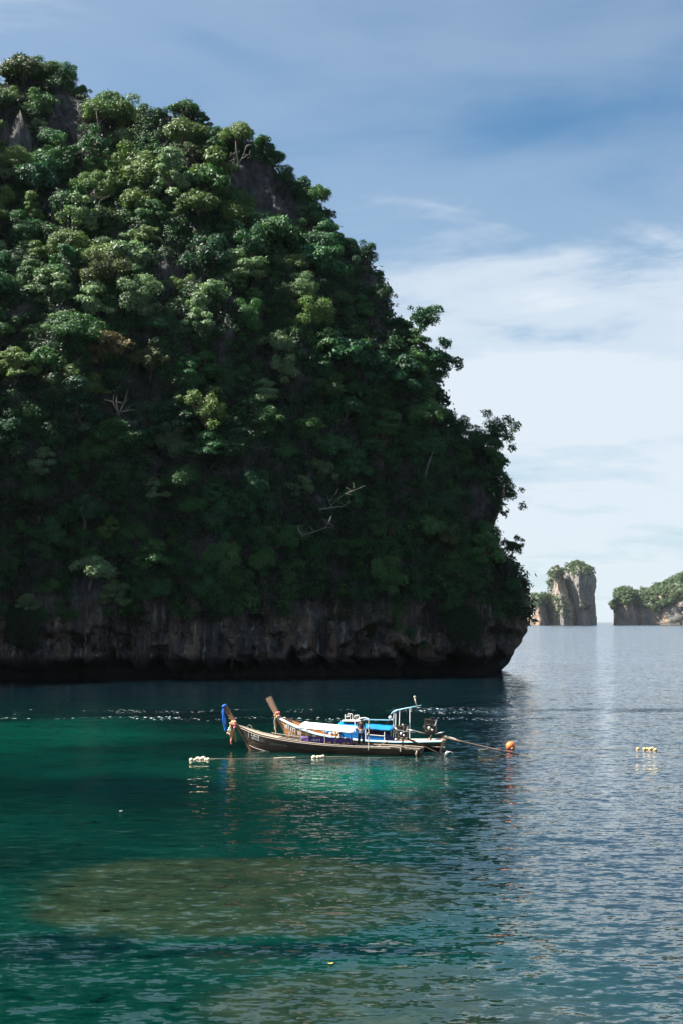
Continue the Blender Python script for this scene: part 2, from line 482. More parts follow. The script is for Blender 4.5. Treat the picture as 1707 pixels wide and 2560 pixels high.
# ------------------------------------------------------------------ the hill
SIL = [(0, 163), (60, 140), (125, 122), (218, 180), (327, 223), (435, 268), (501, 262), (577, 316), (697, 352), (806, 457), (880, 525), (914, 566),
       (1002, 690), (1023, 773), (1089, 871), (1140, 969), (1150, 1067), (1245, 1132), (1262, 1285), (1258, 1361), (1292, 1448),
       (1317, 1562), (1285, 1600), (1263, 1644), (1208, 1694)]

def sstep(a, b, x):
    t_ = np.clip((x - a) / (b - a), 0, 1)
    return t_ * t_ * (3 - 2 * t_)

def Yb(x):
    x = np.asarray(x, float)
    y = 200.0 + 0 * x
    y = y + 24 * np.clip((x + 24) / 52, 0, None) ** 1.35
    y = y - 36 * np.clip((-x - 56) / 50, 0, 1.8) ** 1.4
    return y

def fz(z):
    z = np.asarray(z, float)
    return 0.10 * np.clip(z, 0, 12) + 0.26 * np.clip(z - 12, 0, 40) + 0.76 * np.clip(z - 52, 0, None)

top = []
N_T = 520
pts = np.array(SIL, float)
inset = np.full(len(pts), 1.0)
inset[-4:] = 0
pts[:, 1] += (18 + 26 * (pts[:, 1] < 330)) * inset * (pts[:, 1] < 1000) + 6 * inset * (pts[:, 1] >= 1000)
pts[:, 0] += np.interp(pts[:, 1], [300, 420, 700, 900, 1200, 1300, 1450], [-14, -30, -36, -36, -36, -20, -4]) * inset
seg = np.hypot(*np.diff(pts, axis=0).T)
cum = np.concatenate([[0], np.cumsum(seg)])
nT = 420
ss = np.linspace(0, cum[-1], nT)
tp = np.stack([np.interp(ss, cum, pts[:, 0]), np.interp(ss, cum, pts[:, 1])], 1)
T = []
for px, py in tp:
    Y = 225.0
    for _ in range(25):
        P = at(px, py, Y)
        Y = float(Yb(P.x) + fz(P.z))
    P = at(px, py, Y)
    T.append((P.x, max(P.z, 0.0)))
T = np.array(T); T[-1, 1] = 0.0
# continue the ridge out of the frame to the left, where it closes the bay
nL = 150
lx = np.linspace(-175, T[0, 0], nL + 1)[:-1]
lz = T[0, 1] + 5 * np.sin((T[0, 0] - lx) / 18.0) + 2 * np.clip((T[0, 0] - lx - 8) / 50, 0, 1)
TL = np.stack([lx, lz], 1)
xT = np.concatenate([TL[:, 0], T[:, 0]]); zT = np.concatenate([TL[:, 1], T[:, 1]])
frac = np.clip((ss - cum[8] * 0.8) / (cum[-1] - cum[8] * 0.8), 0, 1)
k0 = np.argmax(frac > 0)
xb = T[:, 0].copy()
x_end = T[-1, 0]
xb[k0:] = T[k0, 0] + (x_end - T[k0, 0]) * frac[k0:] ** 0.9
xB = np.concatenate([TL[:, 0], xb])
nU = len(xT)
nV = 300
vv = np.linspace(0, 1, nV) ** 1.25
Z = zT[:, None] * vv[None, :]
Xg = xB[:, None] + (xT - xB)[:, None] * (vv[None, :] ** 0.9)
nose = np.clip((zT[:, None] - Z) / 10.0, 0, 1)
def notch(z):
    return 8.0 * (1 - sstep(1.4, 3.4, z)) 
Yg = Yb(Xg) + fz(Z)
# smooth normals of the undisplaced slope
P0 = np.stack([Xg, Yg, Z], 2)
dU = np.gradient(P0, axis=0); dV = np.gradient(P0, axis=1)
Nn = np.cross(dU, dV); Nn /= (np.linalg.norm(Nn, axis=2, keepdims=True) + 1e-9)
bad = Nn[..., 1] > 0
Nn[bad] *= -1
endf = np.clip(np.minimum(1, zT / 14.0), 0.05, 1)[:, None]
butt = fbm(Xg / 26.0, Yg / 60.0, Z / 40.0, 3, 3) * 4.6
flute = np.abs(fbm(Xg / 5.0, Yg / 9.0, Z / 22.0, 21, 4)) * -2.6 + 1.1
det = fbm(Xg / 1.7, Yg / 1.7, Z / 2.6, 41, 3) * 0.55
pocket = -2.6 * sstep(0.12, 0.62, fbm(Xg / 3.6, 0 * Z, Z / 3.0, 131, 3)) * sstep(2.0, 3.6, Z) * (1 - sstep(8.5, 12.0, Z))
ledge = fbm(Xg / 18.0, Yg / 30.0, Z / 7.5, 61, 3) * 1.5
low = sstep(0, 5, Z)
D = (butt * (0.35 + 0.65 * low) + flute * (0.5 + 0.5 * low) + det + ledge * low + pocket) * endf
# horizontal ledge lip of the tidal notch, hung with broken rock
lipn = fbm(Xg / 2.2, 0 * Z, 0 * Z + 3, 77, 3)
D = D + 0.9 * np.exp(-((Z - 4.6 - lipn * 0.8) / 2.2) ** 2) * (0.7 + 0.6 * lipn) * endf
PH = P0 + Nn * D[..., None]
PH[..., 1] += notch(Z + 1.7 * lipn * np.clip(Z / 3.0, 0, 1)) * np.clip(zT / 9.0, 0, 1)[:, None]
# back of the hill
nW = 26
wv = np.linspace(0, 1, nW + 1)[1:]
edge = PH[:, -1, :]
back = np.stack([edge[:, None, 0] - 0 * wv[None, :] - 6 * wv[None, :] * np.clip(edge[:, None, 2] / 30, 0, 1),
                 edge[:, None, 1] + (14 + 0.9 * zT)[:, None] * wv[None, :],
                 edge[:, None, 2] * (1 - wv[None, :] ** 1.6) - 1.5 * wv[None, :]], 2)
bn = fbm(back[..., 0] / 9, back[..., 1] / 9, back[..., 2] / 9, 5, 3) * 1.6 * np.clip(wv, 0, 0.3)[None, :] / 0.3
back[..., 0] += bn; back[..., 2] += bn * 0.5
HG = np.concatenate([PH, back], 1)
HG[:, 0, 2] = -1.5
nR = HG.shape[1]
Vh = HG.reshape(-1, 3)
ii, jj = np.meshgrid(np.arange(nU - 1), np.arange(nR - 1), indexing='ij')
Fh = np.stack([ii * nR + jj, (ii + 1) * nR + jj, (ii + 1) * nR + jj + 1, ii * nR + jj + 1], -1).reshape(-1, 4)
hill_me = mesh_np('hill', Vh, Fh, ROCK, True)
hill = tag(link('hill', hill_me), 'steep limestone hill covered in jungle, undercut by the sea at its foot', kind='structure')

# stalactites hanging from the lip of the notch
def stalactite(seed):
    rr = random.Random(seed); mb = MB()
    n = rr.choice((1, 2, 2, 3))
    for k in range(n):
        x = rr.uniform(-0.5, 0.5); L = rr.uniform(1.3, 3.3); r = rr.uniform(0.22, 0.5)
        q = [(x, 0, 1.6)]; rs = [r * 1.7]
        for s in range(1, 6):
            q.append((x + rr.uniform(-0.1, 0.1), rr.uniform(-0.1, 0.1), 1.6 - L * s / 5)); rs.append(r * (1.3 - s * 0.22) * rr.uniform(0.8, 1.2))
        mb.tube(q, rs, 7)
    me = bpy.data.meshes.new('stalactite'); me.from_pydata(mb.v, [], mb.f); me.materials.append(ROCK)
    me.polygons.foreach_set('use_smooth', [True] * len(me.polygons)); me.update()
    return me
STAL = [stalactite(i) for i in range(7)]
srr = random.Random(4)
for k in range(120):
    x = srr.uniform(-52, 17)
    i = int(np.argmin(np.abs(xB - x)))
    z = srr.uniform(3.6, 7.5)
    j = int(np.argmin(np.abs(HG[i, :nV, 2] - z)))
    p = HG[i, j]
    s = srr.uniform(0.6, 1.35)
    link('stalactite', STAL[srr.randrange(7)], hill, (p[0], p[1] + 0.15, p[2] - 0.6), (srr.uniform(-.1, .1), 0, srr.uniform(0, 6.3)), (s, s * 0.8, s * srr.uniform(0.8, 1.3)))

# ------------------------------------------------------------------ foliage
def unit(v): return v / (np.linalg.norm(v, axis=-1, keepdims=True) + 1e-9)

def leaf_quads(P, Nv, size, rng, ar=0.55):
    n = len(P)
    rnd = unit(rng.normal(size=(n, 3)))
    tt = unit(np.cross(Nv, rnd)); bb = np.cross(Nv, tt)
    s = (size * rng.uniform(0.65, 1.35, n))[:, None]
    fold = Nv * s * 0.12
    V = np.stack([P - tt * s * 0.5, P + bb * s * 0.5 * ar - fold, P + tt * s * 0.5, P - bb * s * 0.5 * ar - fold], 1)
    F = np.arange(4 * n).reshape(n, 4)
    return V.reshape(-1, 3), F

def crown_lobes(kind, rng, R):
    L = []
    if kind == 'dome':
        n = 32
        for k in range(n):
            a = rng.uniform(0, 6.283); q = math.sqrt(rng.uniform(0, 1)) * 0.85
            h = math.sqrt(max(0, 1 - q * q)) * 0.78 - 0.25 + rng.uniform(-.25, .1)
            L.append((q * R * math.cos(a), q * R * math.sin(a), h * R, R * rng.uniform(0.16, 0.38), 0.8))
    elif kind == 'tier':
        for lev, (h, rr_) in enumerate(((0.0, 0.95), (0.34, 0.78), (0.66, 0.5), (0.86, 0.2))):
            for k in range((10, 8, 5, 2)[lev]):
                a = rng.uniform(0, 6.283); q = rr_ * rng.uniform(0.35, 1.0)
                L.append((q * R * math.cos(a), q * R * math.sin(a), (h - 0.15 + rng.uniform(-.07, .07)) * R, R * rng.uniform(0.18, 0.34), 0.55))
    elif kind == 'cone':
        for k in range(34):
            h = rng.uniform(0, 1) ** 0.8; a = rng.uniform(0, 6.283); q = (1 - h) * 0.72 * rng.uniform(0.6, 1.0) + 0.05
            L.append((q * R * math.cos(a), q * R * math.sin(a), (h * 1.7 - 0.5) * R, R * rng.uniform(0.17, 0.28), 0.6))
    elif kind == 'sparse':
        for k in range(24):
            a = rng.uniform(0, 6.283); q = rng.uniform(0.1, 1.0); h = rng.uniform(-0.3, 0.75)
            L.append((q * R * math.cos(a), q * R * math.sin(a), h * R, R * rng.uniform(0.13, 0.3), 0.8))
    elif kind == 'ragged':
        for k in range(30):
            d = unit(rng.normal(size=3)); q = rng.uniform(0.2, 1.05)
            L.append((d[0] * q * R, d[1] * q * R, d[2] * q * R * 0.85 + 0.15 * R, R * rng.uniform(0.16, 0.38), 0.75))
    return L

def crown_mesh(kind, seed, R, nleaf, size, ar=0.55):
    rng = np.random.default_rng(seed)
    L = crown_lobes(kind, rng, R)
    A = np.array([l[3] ** 2 for l in L]); A /= A.sum()
    cnt = rng.multinomial(nleaf, A)
    Ps = []; Ns = []
    for l, c in zip(L, cnt):
        d = unit(rng.normal(size=(c, 3)) + np.array([0, 0, 0.45]))
        # each lobe is itself uneven: twigs stick out
        tw = 1 + 0.22 * vnoise(d[:, 0] * 2.3 + l[0], d[:, 1] * 2.3 + l[1], d[:, 2] * 2.3 + l[2], seed)
        r = l[3] * tw * (rng.uniform(0.62, 1.12, c) + 0.25 * (rng.uniform(0, 1, c) > 0.9))
        Ps.append(np.stack([l[0] + d[:, 0] * r, l[1] + d[:, 1] * r, l[2] + d[:, 2] * r * l[4]], 1))
        Ns.append(unit(d * 0.8 + rng.normal(size=(c, 3)) * 0.42 + np.array([0, 0, 0.5])))
    V, F = leaf_quads(np.concatenate(Ps), np.concatenate(Ns), size, rng, ar)
    return mesh_np('crown', V, F, LEAF), L

def trunk_mesh(L, seed, h, R, dead=False, r0=0.2):
    rr = random.Random(seed); mb = MB()
    bend = Vector((rr.uniform(-.5, .5), rr.uniform(-.5, .2), 0))
    path = [Vector((0, 0, -1.2))]; 
    for s in range(1, 6):
        path.append(Vector((bend.x * math.sin(s * 0.9) * 0.6, bend.y * s * 0.2, -1.2 + (h + 1.2) * s / 5)))
    mb.tube(path, [r0 * (1.15 - 0.13 * i) for i in range(6)], 7)
    for l in sorted(L, key=lambda q: rr.random())[:9]:
        st = path[rr.choice((3, 4, 5))]
        en = Vector((l[0], l[1], l[2] + h))
        mid = (st + en) / 2 + Vector((rr.uniform(-.3, .3), rr.uniform(-.3, .3), rr.uniform(0.0, .4)))
        mb.tube([st, mid, en], [r0 * 0.42, r0 * 0.28, r0 * 0.1], 5)
    me = bpy.data.meshes.new('trunk'); me.from_pydata(mb.v, [], mb.f); me.materials.append(DEADWOOD if dead else BARK)
    me.polygons.foreach_set('use_smooth', [True] * len(me.polygons)); me.update()
    return me

PROTO = {}
for kind, cnt, nleaf, size in (('dome', 5, 6500, 0.30), ('tier', 4, 5600, 0.31), ('ragged', 5, 6000, 0.31), ('sparse', 3, 3000, 0.30), ('cone', 2, 6000, 0.29)):
    PROTO[kind] = []
    for q in range(cnt):
        R = 3.0
        h = {'dome': 2.2, 'tier': 1.9, 'ragged': 1.9, 'sparse': 2.8, 'cone': 2.2}[kind]
        sz = size * (1.0, 1.35, 0.9, 1.6, 1.15)[q]
        cm, L = crown_mesh(kind, 100 + q * 7 + len(kind), R, int(nleaf / (sz / size) ** 1.4), sz, (0.55, 0.5, 0.6, 0.62, 0.5)[q])
        tm = trunk_mesh(L, q + 3, h, R)
        PROTO[kind].append((cm, tm, h))

COLS = {  # leaf colours; sunlight is partly put into the paler ones
    'dark': [(0.013, 0.064, 0.021), (0.016, 0.074, 0.029), (0.013, 0.060, 0.027)],
    'mid': [(0.030, 0.104, 0.026), (0.038, 0.108, 0.030), (0.026, 0.100, 0.036)],
    'lime': [(0.078, 0.145, 0.034), (0.095, 0.155, 0.042)],
    'silver': [(0.12, 0.20, 0.10), (0.11, 0.185, 0.09)],
    'olive': [(0.050, 0.082, 0.028), (0.060, 0.082, 0.030)],
    'rust': [(0.12, 0.10, 0.045)],
}
TYPEWORD = {'dome': 'round-crowned', 'tier': 'layered', 'ragged': 'bushy', 'sparse': 'open-crowned', 'cone': 'tall pointed'}
COLWORD = {'dark': 'dark green', 'mid': 'mid green', 'lime': 'yellow-green', 'silver': 'pale silvery green', 'olive': 'olive-brown', 'rust': 'rusty brown'}

def tree(loc, kind, ckey, s, label, group=None, rnd=random, lean=0.22, name='jungle_tree', zs=1.0, side=0.0):
    cm, tm, h = rnd.choice(PROTO[kind])
    e = empty(name, loc)
    e.rotation_euler = (lean, side, 0)
    tag(e, label, 'tree', group)
    rz = rnd.uniform(0, 6.28)
    t1 = link('trunk', tm, e, (0, 0, 0), (0, 0, rz), (s, s, s))
    c1 = link('crown', cm, e, (0, 0, h * s), (0, 0, rz), (s, s, s * zs))
    b = rnd.choice(COLS[ckey]); k = rnd.uniform(0.8, 1.2)
    c1.color = (b[0] * k, b[1] * k, b[2] * k, 1)
    return e

# where bare rock shows (photograph ellipses: cx, cy, rx, ry)
BARE = [(40, 360, 46, 70), (165, 330, 45, 85), (155, 535, 32, 42), (630, 490, 75, 58), (690, 568, 85, 52), (425, 720, 42, 48), (955, 728, 55, 34),
        (1125, 1062, 25, 45), (240, 1492, 62, 66), (520, 1400, 42, 48), (960, 840, 24, 40), (830, 610, 26, 40), (90, 1535, 60, 25), (1010, 1550, 90, 22), (1180, 1555, 60, 25), (400, 1550, 50, 25), (780, 1550, 60, 25)]
def bare(px, py, k=1.0):
    r = False
    for cx, cy, rx, ry in BARE:
        if ((px - cx) / (rx * k)) ** 2 + ((py - cy) / (ry * k)) ** 2 < 1: return True
    return False

# candidate points on the front, evenly by area
ctr = (PH[:-1, :-1] + PH[1:, 1:]) / 2
ar = np.linalg.norm(np.cross(PH[1:, :-1] - PH[:-1, :-1], PH[:-1, 1:] - PH[:-1, :-1]), axis=2)
cp = ctr.reshape(-1, 3); ca = ar.reshape(-1)
cpx, cpy = project(cp)
crng = np.random.default_rng(11)

def scatter(n, mask, mind, extra=None):
    idx = np.where(mask)[0]
    pr = ca[idx] / ca[idx].sum()
    pick = crng.choice(idx, size=min(len(idx), n * 30), replace=False, p=pr)
    out = list(extra or []); res = []
    O = np.array(out).reshape(-1, 3) if out else np.zeros((0, 3))
    for i in pick:
        p = cp[i]
        if len(O) and (((O - p) ** 2).sum(1) < mind ** 2).any(): continue
        O = np.vstack([O, p]); res.append(i)
        if len(res) >= n: break
    return res

special_px = []
SPECIAL = [  # photograph x, y of the foot, kind, colour, size, label
    (436, 500, 'cone', 'silver', 1.5, 'tall pointed silvery green tree standing alone in the upper left of the hill'),
    (500, 560, 'dome', 'lime', 1.25, 'wide yellow-green tree just below the pointed silvery tree'),
    (345, 545, 'dome', 'lime', 1.0, 'small yellow-green tree left of and below the pointed silvery tree'),
    (318, 320, 'ragged', 'lime', 1.25, 'bright green tree rising under the summit between two grey rock faces'),
    (460, 385, 'dome', 'lime', 1.3, 'broad yellow-green tree above the pointed silvery tree'),
    (150, 655, 'tier', 'silver', 1.1, 'small pale layered tree at the left below the dark rock gap'),
    (265, 670, 'tier', 'silver', 1.15, 'pale silvery layered tree beside a patch of dark rock'),
    (240, 800, 'tier', 'silver', 1.35, 'palest silvery tree of the bright cluster at the left'),
    (350, 790, 'ragged', 'silver', 1.2, 'silvery green tree at the right end of the bright cluster'),
    (495, 850, 'tier', 'silver', 1.1, 'pale tree with white-green leaf tufts in the middle of the hill'),
    (270, 915, 'ragged', 'rust', 1.2, 'rusty brown leafed tree in the left middle of the hill'),
    (375, 960, 'dome', 'olive', 1.2, 'brown-topped round tree right of the forked dead tree'),
    (170, 1000, 'tier', 'lime', 1.2, 'yellow-green tree with a pale bare trunk at the left'),
    (45, 950, 'tier', 'lime', 1.1, 'yellow-green tree at the left edge of the picture'),
    (115, 1200, 'tier', 'silver', 1.05, 'single tree dotted with white-green tufts at the lower left'),
    (285, 500, 'dome', 'mid', 1.0, 'small neat umbrella-shaped tree beside the bare upright trunks'),
    (590, 385, 'dome', 'lime', 1.2, 'flat-topped yellow-green tree with pale twisted branches near the skyline'),
    (120, 215, 'ragged', 'mid', 1.15, 'rounded green tree crowning the summit of the hill'),
    (65, 235, 'dome', 'olive', 1.5, 'olive-yellow tree just left of the summit'),
    (1050, 830, 'sparse', 'dark', 1.2, 'open-crowned dark tree sticking out high on the right skyline'),
    (1120, 930, 'sparse', 'dark', 1.3, 'dark lacy tree leaning out over the sky on the right skyline'),
    (1235, 1150, 'sparse', 'dark', 1.3, 'thin tree leaning out from the shoulder at the right of the hill'),
    (1270, 1290, 'sparse', 'dark', 1.2, 'feathery tree hanging out over the sea at the right end of the hill'),
    (285, 1520, 'tier', 'silver', 0.95, 'pale leafy tree hanging over the rock at the lower left'),
    (462, 1545, 'tier', 'mid', 0.9, 'bright green tree hanging low above the notch left of centre'),
    (520, 1500, 'ragged', 'mid', 1.0, 'green tree growing down the slope above the bow of the orange boat'),
    (600, 1560, 'dome', 'mid', 1.05, 'wide low tree on the cliff edge above the bow of the dark boat'),
    (985, 1560, 'ragged', 'mid', 0.9, 'heap of green leaves drooping over the rock band right of centre'),
    (1020, 1615, 'ragged', 'dark', 0.7, 'lowest clump of leaves hanging over the brown rock band'),
    (1085, 1480, 'tier', 'mid', 1.1, 'large-leaved green tree low on the right flank'),
    (1270, 1400, 'sparse', 'dark', 0.75, 'small twiggy tree above the overhanging rock tip'),
]
def nearest(px, py):
    d = (cpx - px) ** 2 + (cpy - py) ** 2
    return int(np.argmin(d))
trr = random.Random(5)
taken = []
for px, py, kind, ck, s, lab in SPECIAL:
    i = nearest(px, py); p = cp[i]; taken.append(tuple(p))
    out = px > 1000
    tree((p[0], p[1] + 0.4, p[2]), kind, ck, s, lab, None, trr, 0.3 if not out else 0.1, side=0.35 if out else 0.0)

LAND = [((436, 400), 'pointed silvery tree'), ((302, 1010), 'forked dead tree'), ((757, 1340), 'elbow-shaped dead branch'), ((48, 360), 'tall rock pinnacle'),
        ((120, 170), 'summit tree'), ((590, 350), 'flat-topped skyline tree'), ((270, 890), 'rusty brown tree'), ((115, 1170), 'white-tufted tree'), ((838, 1510), 'crooked white root'),
        ((690, 560), 'large dark rock patch'), ((1065, 1160), 'bare leaning branch'), ((1240, 1110), 'thin shoulder tree'), ((1290, 1560), 'overhanging rock tip'), ((240, 1492), 'low grey rock face'),
        ((240, 770), 'palest silvery tree'), ((1050, 790), 'open-crowned skyline tree'), ((495, 820), 'pale tufted tree')]
def whereabouts(px, py):
    (lx_, ly_), nm = min(LAND, key=lambda l: math.hypot(l[0][0] - px, l[0][1] - py))
    dx, dy = px - lx_, py - ly_
    far = 'just ' if math.hypot(dx, dy) < 110 else ''
    if abs(dx) > abs(dy): return f"{far}{'right' if dx > 0 else 'left'} of the {nm}"
    return f"{far}{'below' if dy > 0 else 'above'} the {nm}"
def number_off(items):
    """trees that look alike and stand together are told apart by height in the picture"""
    byl = {}
    for o, base, wh, py in items: byl.setdefault((base, wh), []).append((py, o))
    wsh = lambda q: q if len(q.split()) <= 16 else q.replace('at the skyline, ', '')
    NUM = ['two', 'three', 'four', 'five', 'six', 'seven', 'eight', 'nine']
    ORD = ['topmost', 'second from top', 'third from top', 'fourth from top', 'fifth from top', 'sixth from top', 'seventh from top', 'eighth from top', 'ninth from top']
    for (base, wh), L in byl.items():
        L.sort(key=lambda q: q[0]); n = len(L)
        for k, (_, o) in enumerate(L):
            if n == 1: lab = f'{base} tree {wh}'
            elif n == 2: lab = f"{'upper' if k == 0 else 'lower'} of two {base} trees {wh}"
            else: lab = f"{'lowest' if k == n - 1 else ORD[k]} of {NUM[n - 2]} {base} trees {wh}"
            o['label'] = wsh(lab)
            o['group'] = f'{base} trees on the hill'
numbered = []

vis = (cpx > -170) & (cp[:, 2] > 9.5) & (cpy > 60)
barem = np.array([False] * len(cp))
for cx, cy, rx, ry in BARE:
    barem |= ((cpx - cx) / rx) ** 2 + ((cpy + 30 - cy) / ry) ** 2 < 1
pn = fbm(cp[:, 0] / 9, cp[:, 1] / 9, cp[:, 2] / 9, 91, 2)
# low slopes are patchier
lowok = (cp[:, 2] > 12) | (pn > 0.0)
# the outline of the hill carries its own close row of trees
erow = HG[:, nV - 1, :]; epx, epy = project(erow)
acc = 0.0; nxt = 0.0
for i in range(nL, nU - 80):
    if i > nL: acc += math.hypot(epx[i] - epx[i - 1], epy[i] - epy[i - 1])
    if acc < nxt: continue
    nxt = acc + trr.uniform(38, 66)
    p = erow[i]; taken.append(tuple(p))
    kind = trr.choice(('ragged', 'dome', 'ragged', 'tier')); ck = trr.choice(('mid', 'dark', 'mid', 'olive' if epx[i] < 600 else 'dark'))
    s = trr.uniform(0.62, 1.0)
    right = epx[i] > 780
    o = tree((p[0] - (0.6 if right else 0), p[1] + 0.3, p[2] - (0.9 if right else 1.5)), kind, ck, s, 'tree', None, trr, 0.05, side=trr.uniform(0.15, 0.4) if right else 0.1)
    numbered.append((o, f'{COLWORD[ck]} {TYPEWORD[kind]}', 'on the skyline'  if False else 'at the skyline, ' + whereabouts(float(epx[i]), float(epy[i])), float(epy[i])))
low_sel = scatter(44, vis & (cp[:, 2] > 8.5) & (cp[:, 2] < 21) & (cpx > -60), 3.6, taken)
taken += [tuple(cp[i]) for i in low_sel]
sel = low_sel + scatter(190, vis & ~barem & (cp[:, 2] > 15), 3.7, taken)
for i in sel:
    p = cp[i]; px, py = float(cpx[i]), float(cpy[i])
    xe = np.interp(py, [q[1] for q in SIL[4:19]], [q[0] for q in SIL[4:19]])
    sky_ = (py < 1300 and xe - px < 95)
    r = trr.random()
    upper = py < 800 and px < 560
    if sky_: kind = trr.choice(('dome', 'sparse', 'ragged', 'ragged', 'tier')) if px > 800 else trr.choice(('dome', 'dome', 'ragged'))
    else: kind = trr.choices(('dome', 'tier', 'ragged', 'sparse', 'cone'), (4, 4, 5, 1, 0.4))[0]
    if upper: ck = trr.choices(('mid', 'lime', 'silver', 'olive', 'dark'), (5, 6, 2, 1.3, 1.2))[0]  # sunny upper left partly painted in: more yellow-green, fewer dark crowns
    elif px < 520 and py < 1060: ck = trr.choices(('mid', 'lime', 'silver', 'olive', 'dark'), (5, 3, 3, .8, 2.5))[0]
    else: ck = trr.choices(('mid', 'dark', 'silver', 'olive', 'lime'), (9, 3.5, 2.2, .3, 1.2))[0]  # more mid and silver greens lighten the shaded lower crowns by colour
    s = trr.choice((trr.uniform(0.6, 1.0), trr.uniform(0.9, 1.45))) * (1.08 if upper else 1.0)
    if sky_: s *= 0.85
    if py > 1330: s *= 0.85
    o = tree((p[0], p[1] + 0.4, p[2] - 0.2), kind, ck, s, 'tree', None, trr, trr.uniform(0.1, 0.42), side=trr.uniform(-.12, .15), zs=trr.uniform(0.85, 1.15))
    numbered.append((o, f'{COLWORD[ck]} {TYPEWORD[kind]}', whereabouts(px, py - 40), py))
number_off(numbered)

# undergrowth: shrubs and creepers over the whole face, past counting
def shrub_field(name, idx, rng, nl, rmin, rmax, leaf, mat, src, droop=0.0, flat=0.8):
    n = len(idx)
    r = rng.uniform(rmin, rmax, n)
    d = unit(rng.normal(size=(n, nl, 3)) + np.array([0, -0.5, 0.35]))
    rr_ = rng.uniform(0.5, 1.05, (n, nl))[..., None] * r[:, None, None]
    P = src[idx][:, None, :] + d * rr_ * np.array([1, 1, flat])
    if droop:
        P[..., 2] -= rng.uniform(0, 1, (n, nl)) ** 1.5 * droop * r[:, None] * 2
    Nv = unit(d * 0.8 + rng.normal(size=(n, nl, 3)) * 0.4 + np.array([0, 0, 0.5]))
    V, F = leaf_quads(P.reshape(-1, 3), Nv.reshape(-1, 3), leaf, rng, 0.6)
    return mesh_np(name, V, F, mat)

msk = (cpx > -420) & (cp[:, 2] > 8.5) & ~(barem & (pn < 0.45)) & ((cp[:, 2] > 11) | (pn > -0.1)) & (pn > -0.9)
idx = np.where(msk)[0]
pick = crng.choice(idx, size=8200, replace=False, p=ca[idx] / ca[idx].sum())
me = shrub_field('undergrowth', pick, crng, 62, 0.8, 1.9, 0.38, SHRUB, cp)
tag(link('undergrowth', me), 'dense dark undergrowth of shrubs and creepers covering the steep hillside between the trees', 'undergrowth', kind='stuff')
BUSH = leaf_mat('bush_leaves', False, (0.020, 0.072, 0.022))
msk = (cpx > -200) & (cp[:, 2] > 9.0) & ~barem & (fbm(cp[:, 0] / 5, cp[:, 1] / 5, cp[:, 2] / 5, 19, 2) > -0.15)
idx = np.where(msk)[0]
pick = crng.choice(idx, size=2300, replace=False, p=ca[idx] / ca[idx].sum())
bsrc = cp.copy(); bsrc[:, 1] -= 0.9
me = shrub_field('bushes', pick, crng, 120, 0.6, 1.6, 0.33, BUSH, bsrc)
tag(link('bushes', me), 'small mid green bushes filling the slope between the tree crowns', 'bushes', kind='stuff')
# outside the frame to the left and on the back: coarse growth so that the hill stays green
msk = (cpx <= -170) & (cp[:, 2] > 9)
idx = np.where(msk)[0]
pick1 = crng.choice(idx, size=1500, replace=False, p=ca[idx] / ca[idx].sum())
bk = HG[:, nV:, :].reshape(-1, 3); bi = np.where(bk[:, 2] > 9)[0]
pick2 = crng.choice(bi, size=1500, replace=False)
src2 = np.concatenate([cp, bk]); pick3 = np.concatenate([pick1, pick2 + len(cp)])
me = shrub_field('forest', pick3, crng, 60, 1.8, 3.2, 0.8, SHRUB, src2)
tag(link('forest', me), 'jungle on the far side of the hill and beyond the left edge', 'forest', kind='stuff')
# creepers trailing over the rock edge
msk = (cpx > -150) & (cp[:, 2] > 7.2) & (cp[:, 2] < 15) & (pn > 0.08)
idx = np.where(msk)[0]
pick = crng.choice(idx, size=760, replace=False, p=ca[idx] / ca[idx].sum())
me = shrub_field('creepers', pick, crng, 110, 0.6, 1.3, 0.3, SHRUB, cp, droop=1.3)
tag(link('creepers', me), 'leafy creepers trailing over the top of the bare rock band', 'creepers', kind='stuff')

# dead trees and bare branches
def snag(px, py, limbs, label, s=1.0, out=3.2):
    p = cp[nearest(px, py)]
    base = Vector((p[0], p[1] - out, p[2]))
    e = empty('dead_tree', base)
    tag(e, label, 'dead tree')
    k = float(p[1]) / FPX * s
    first = True
    for lb in limbs:
        q = []; rs = []
        for i, (dx, dy) in enumerate(lb):
            q.append(Vector((dx * k, (0.0 if i else 0.6) + random.uniform(-.3, .3), -dy * k)))
            rs.append(0.13 - 0.09 * i / (len(lb) - 1) if first else 0.08 - 0.055 * i / (len(lb) - 1))
        if first: q.insert(0, Vector((0, out + 0.6, -0.6))); rs.insert(0, 0.14)
        MB().tube(q, rs, 6).build('trunk' if first else 'branch', DEADWOOD, e, True)
        for _t in range(3):
            k_ = random.randrange(1, len(q)); o_ = q[k_]; tw = [o_]
            dd = Vector((random.uniform(-1, 1), random.uniform(-.5, .5), random.uniform(-.2, 1)))
            for _ in range(3):
                dd = dd + Vector((random.uniform(-.5, .5), random.uniform(-.4, .4), random.uniform(-.3, .4))); tw.append(tw[-1] + dd.normalized() * 0.42)
            MB().tube(tw, [.045, .035, .025, .012], 4).build('twig', DEADWOOD, e, True)
        first = False
snag(302, 1045, [[(0, 0), (-4, -30), (-3, -66)], [(0, 0), (14, -24), (26, -64)], [(0, 0), (-12, -30), (-10, -58)], [(4, -6), (24, -8), (36, -9)]], 'forked pale dead tree with two bare upright stems in the left middle of the hill')
snag(757, 1340, [[(0, 0), (-8, -10), (-10, -24), (-16, -22)], [(0, 0), (30, -8), (55, -18), (78, -22)], [(55, -18), (64, -28)]], 'long pale dead branch bent in an elbow in the shaded middle of the hill')
snag(800, 1276, [[(0, 0), (30, -4), (60, -8)], [(20, -2), (40, -22), (62, -40)], [(30, -4), (22, -20), (34, -34)], [(62, -40), (82, -46), (96, -52)]], 'tangle of grey dead branches above the elbow-shaped branch')
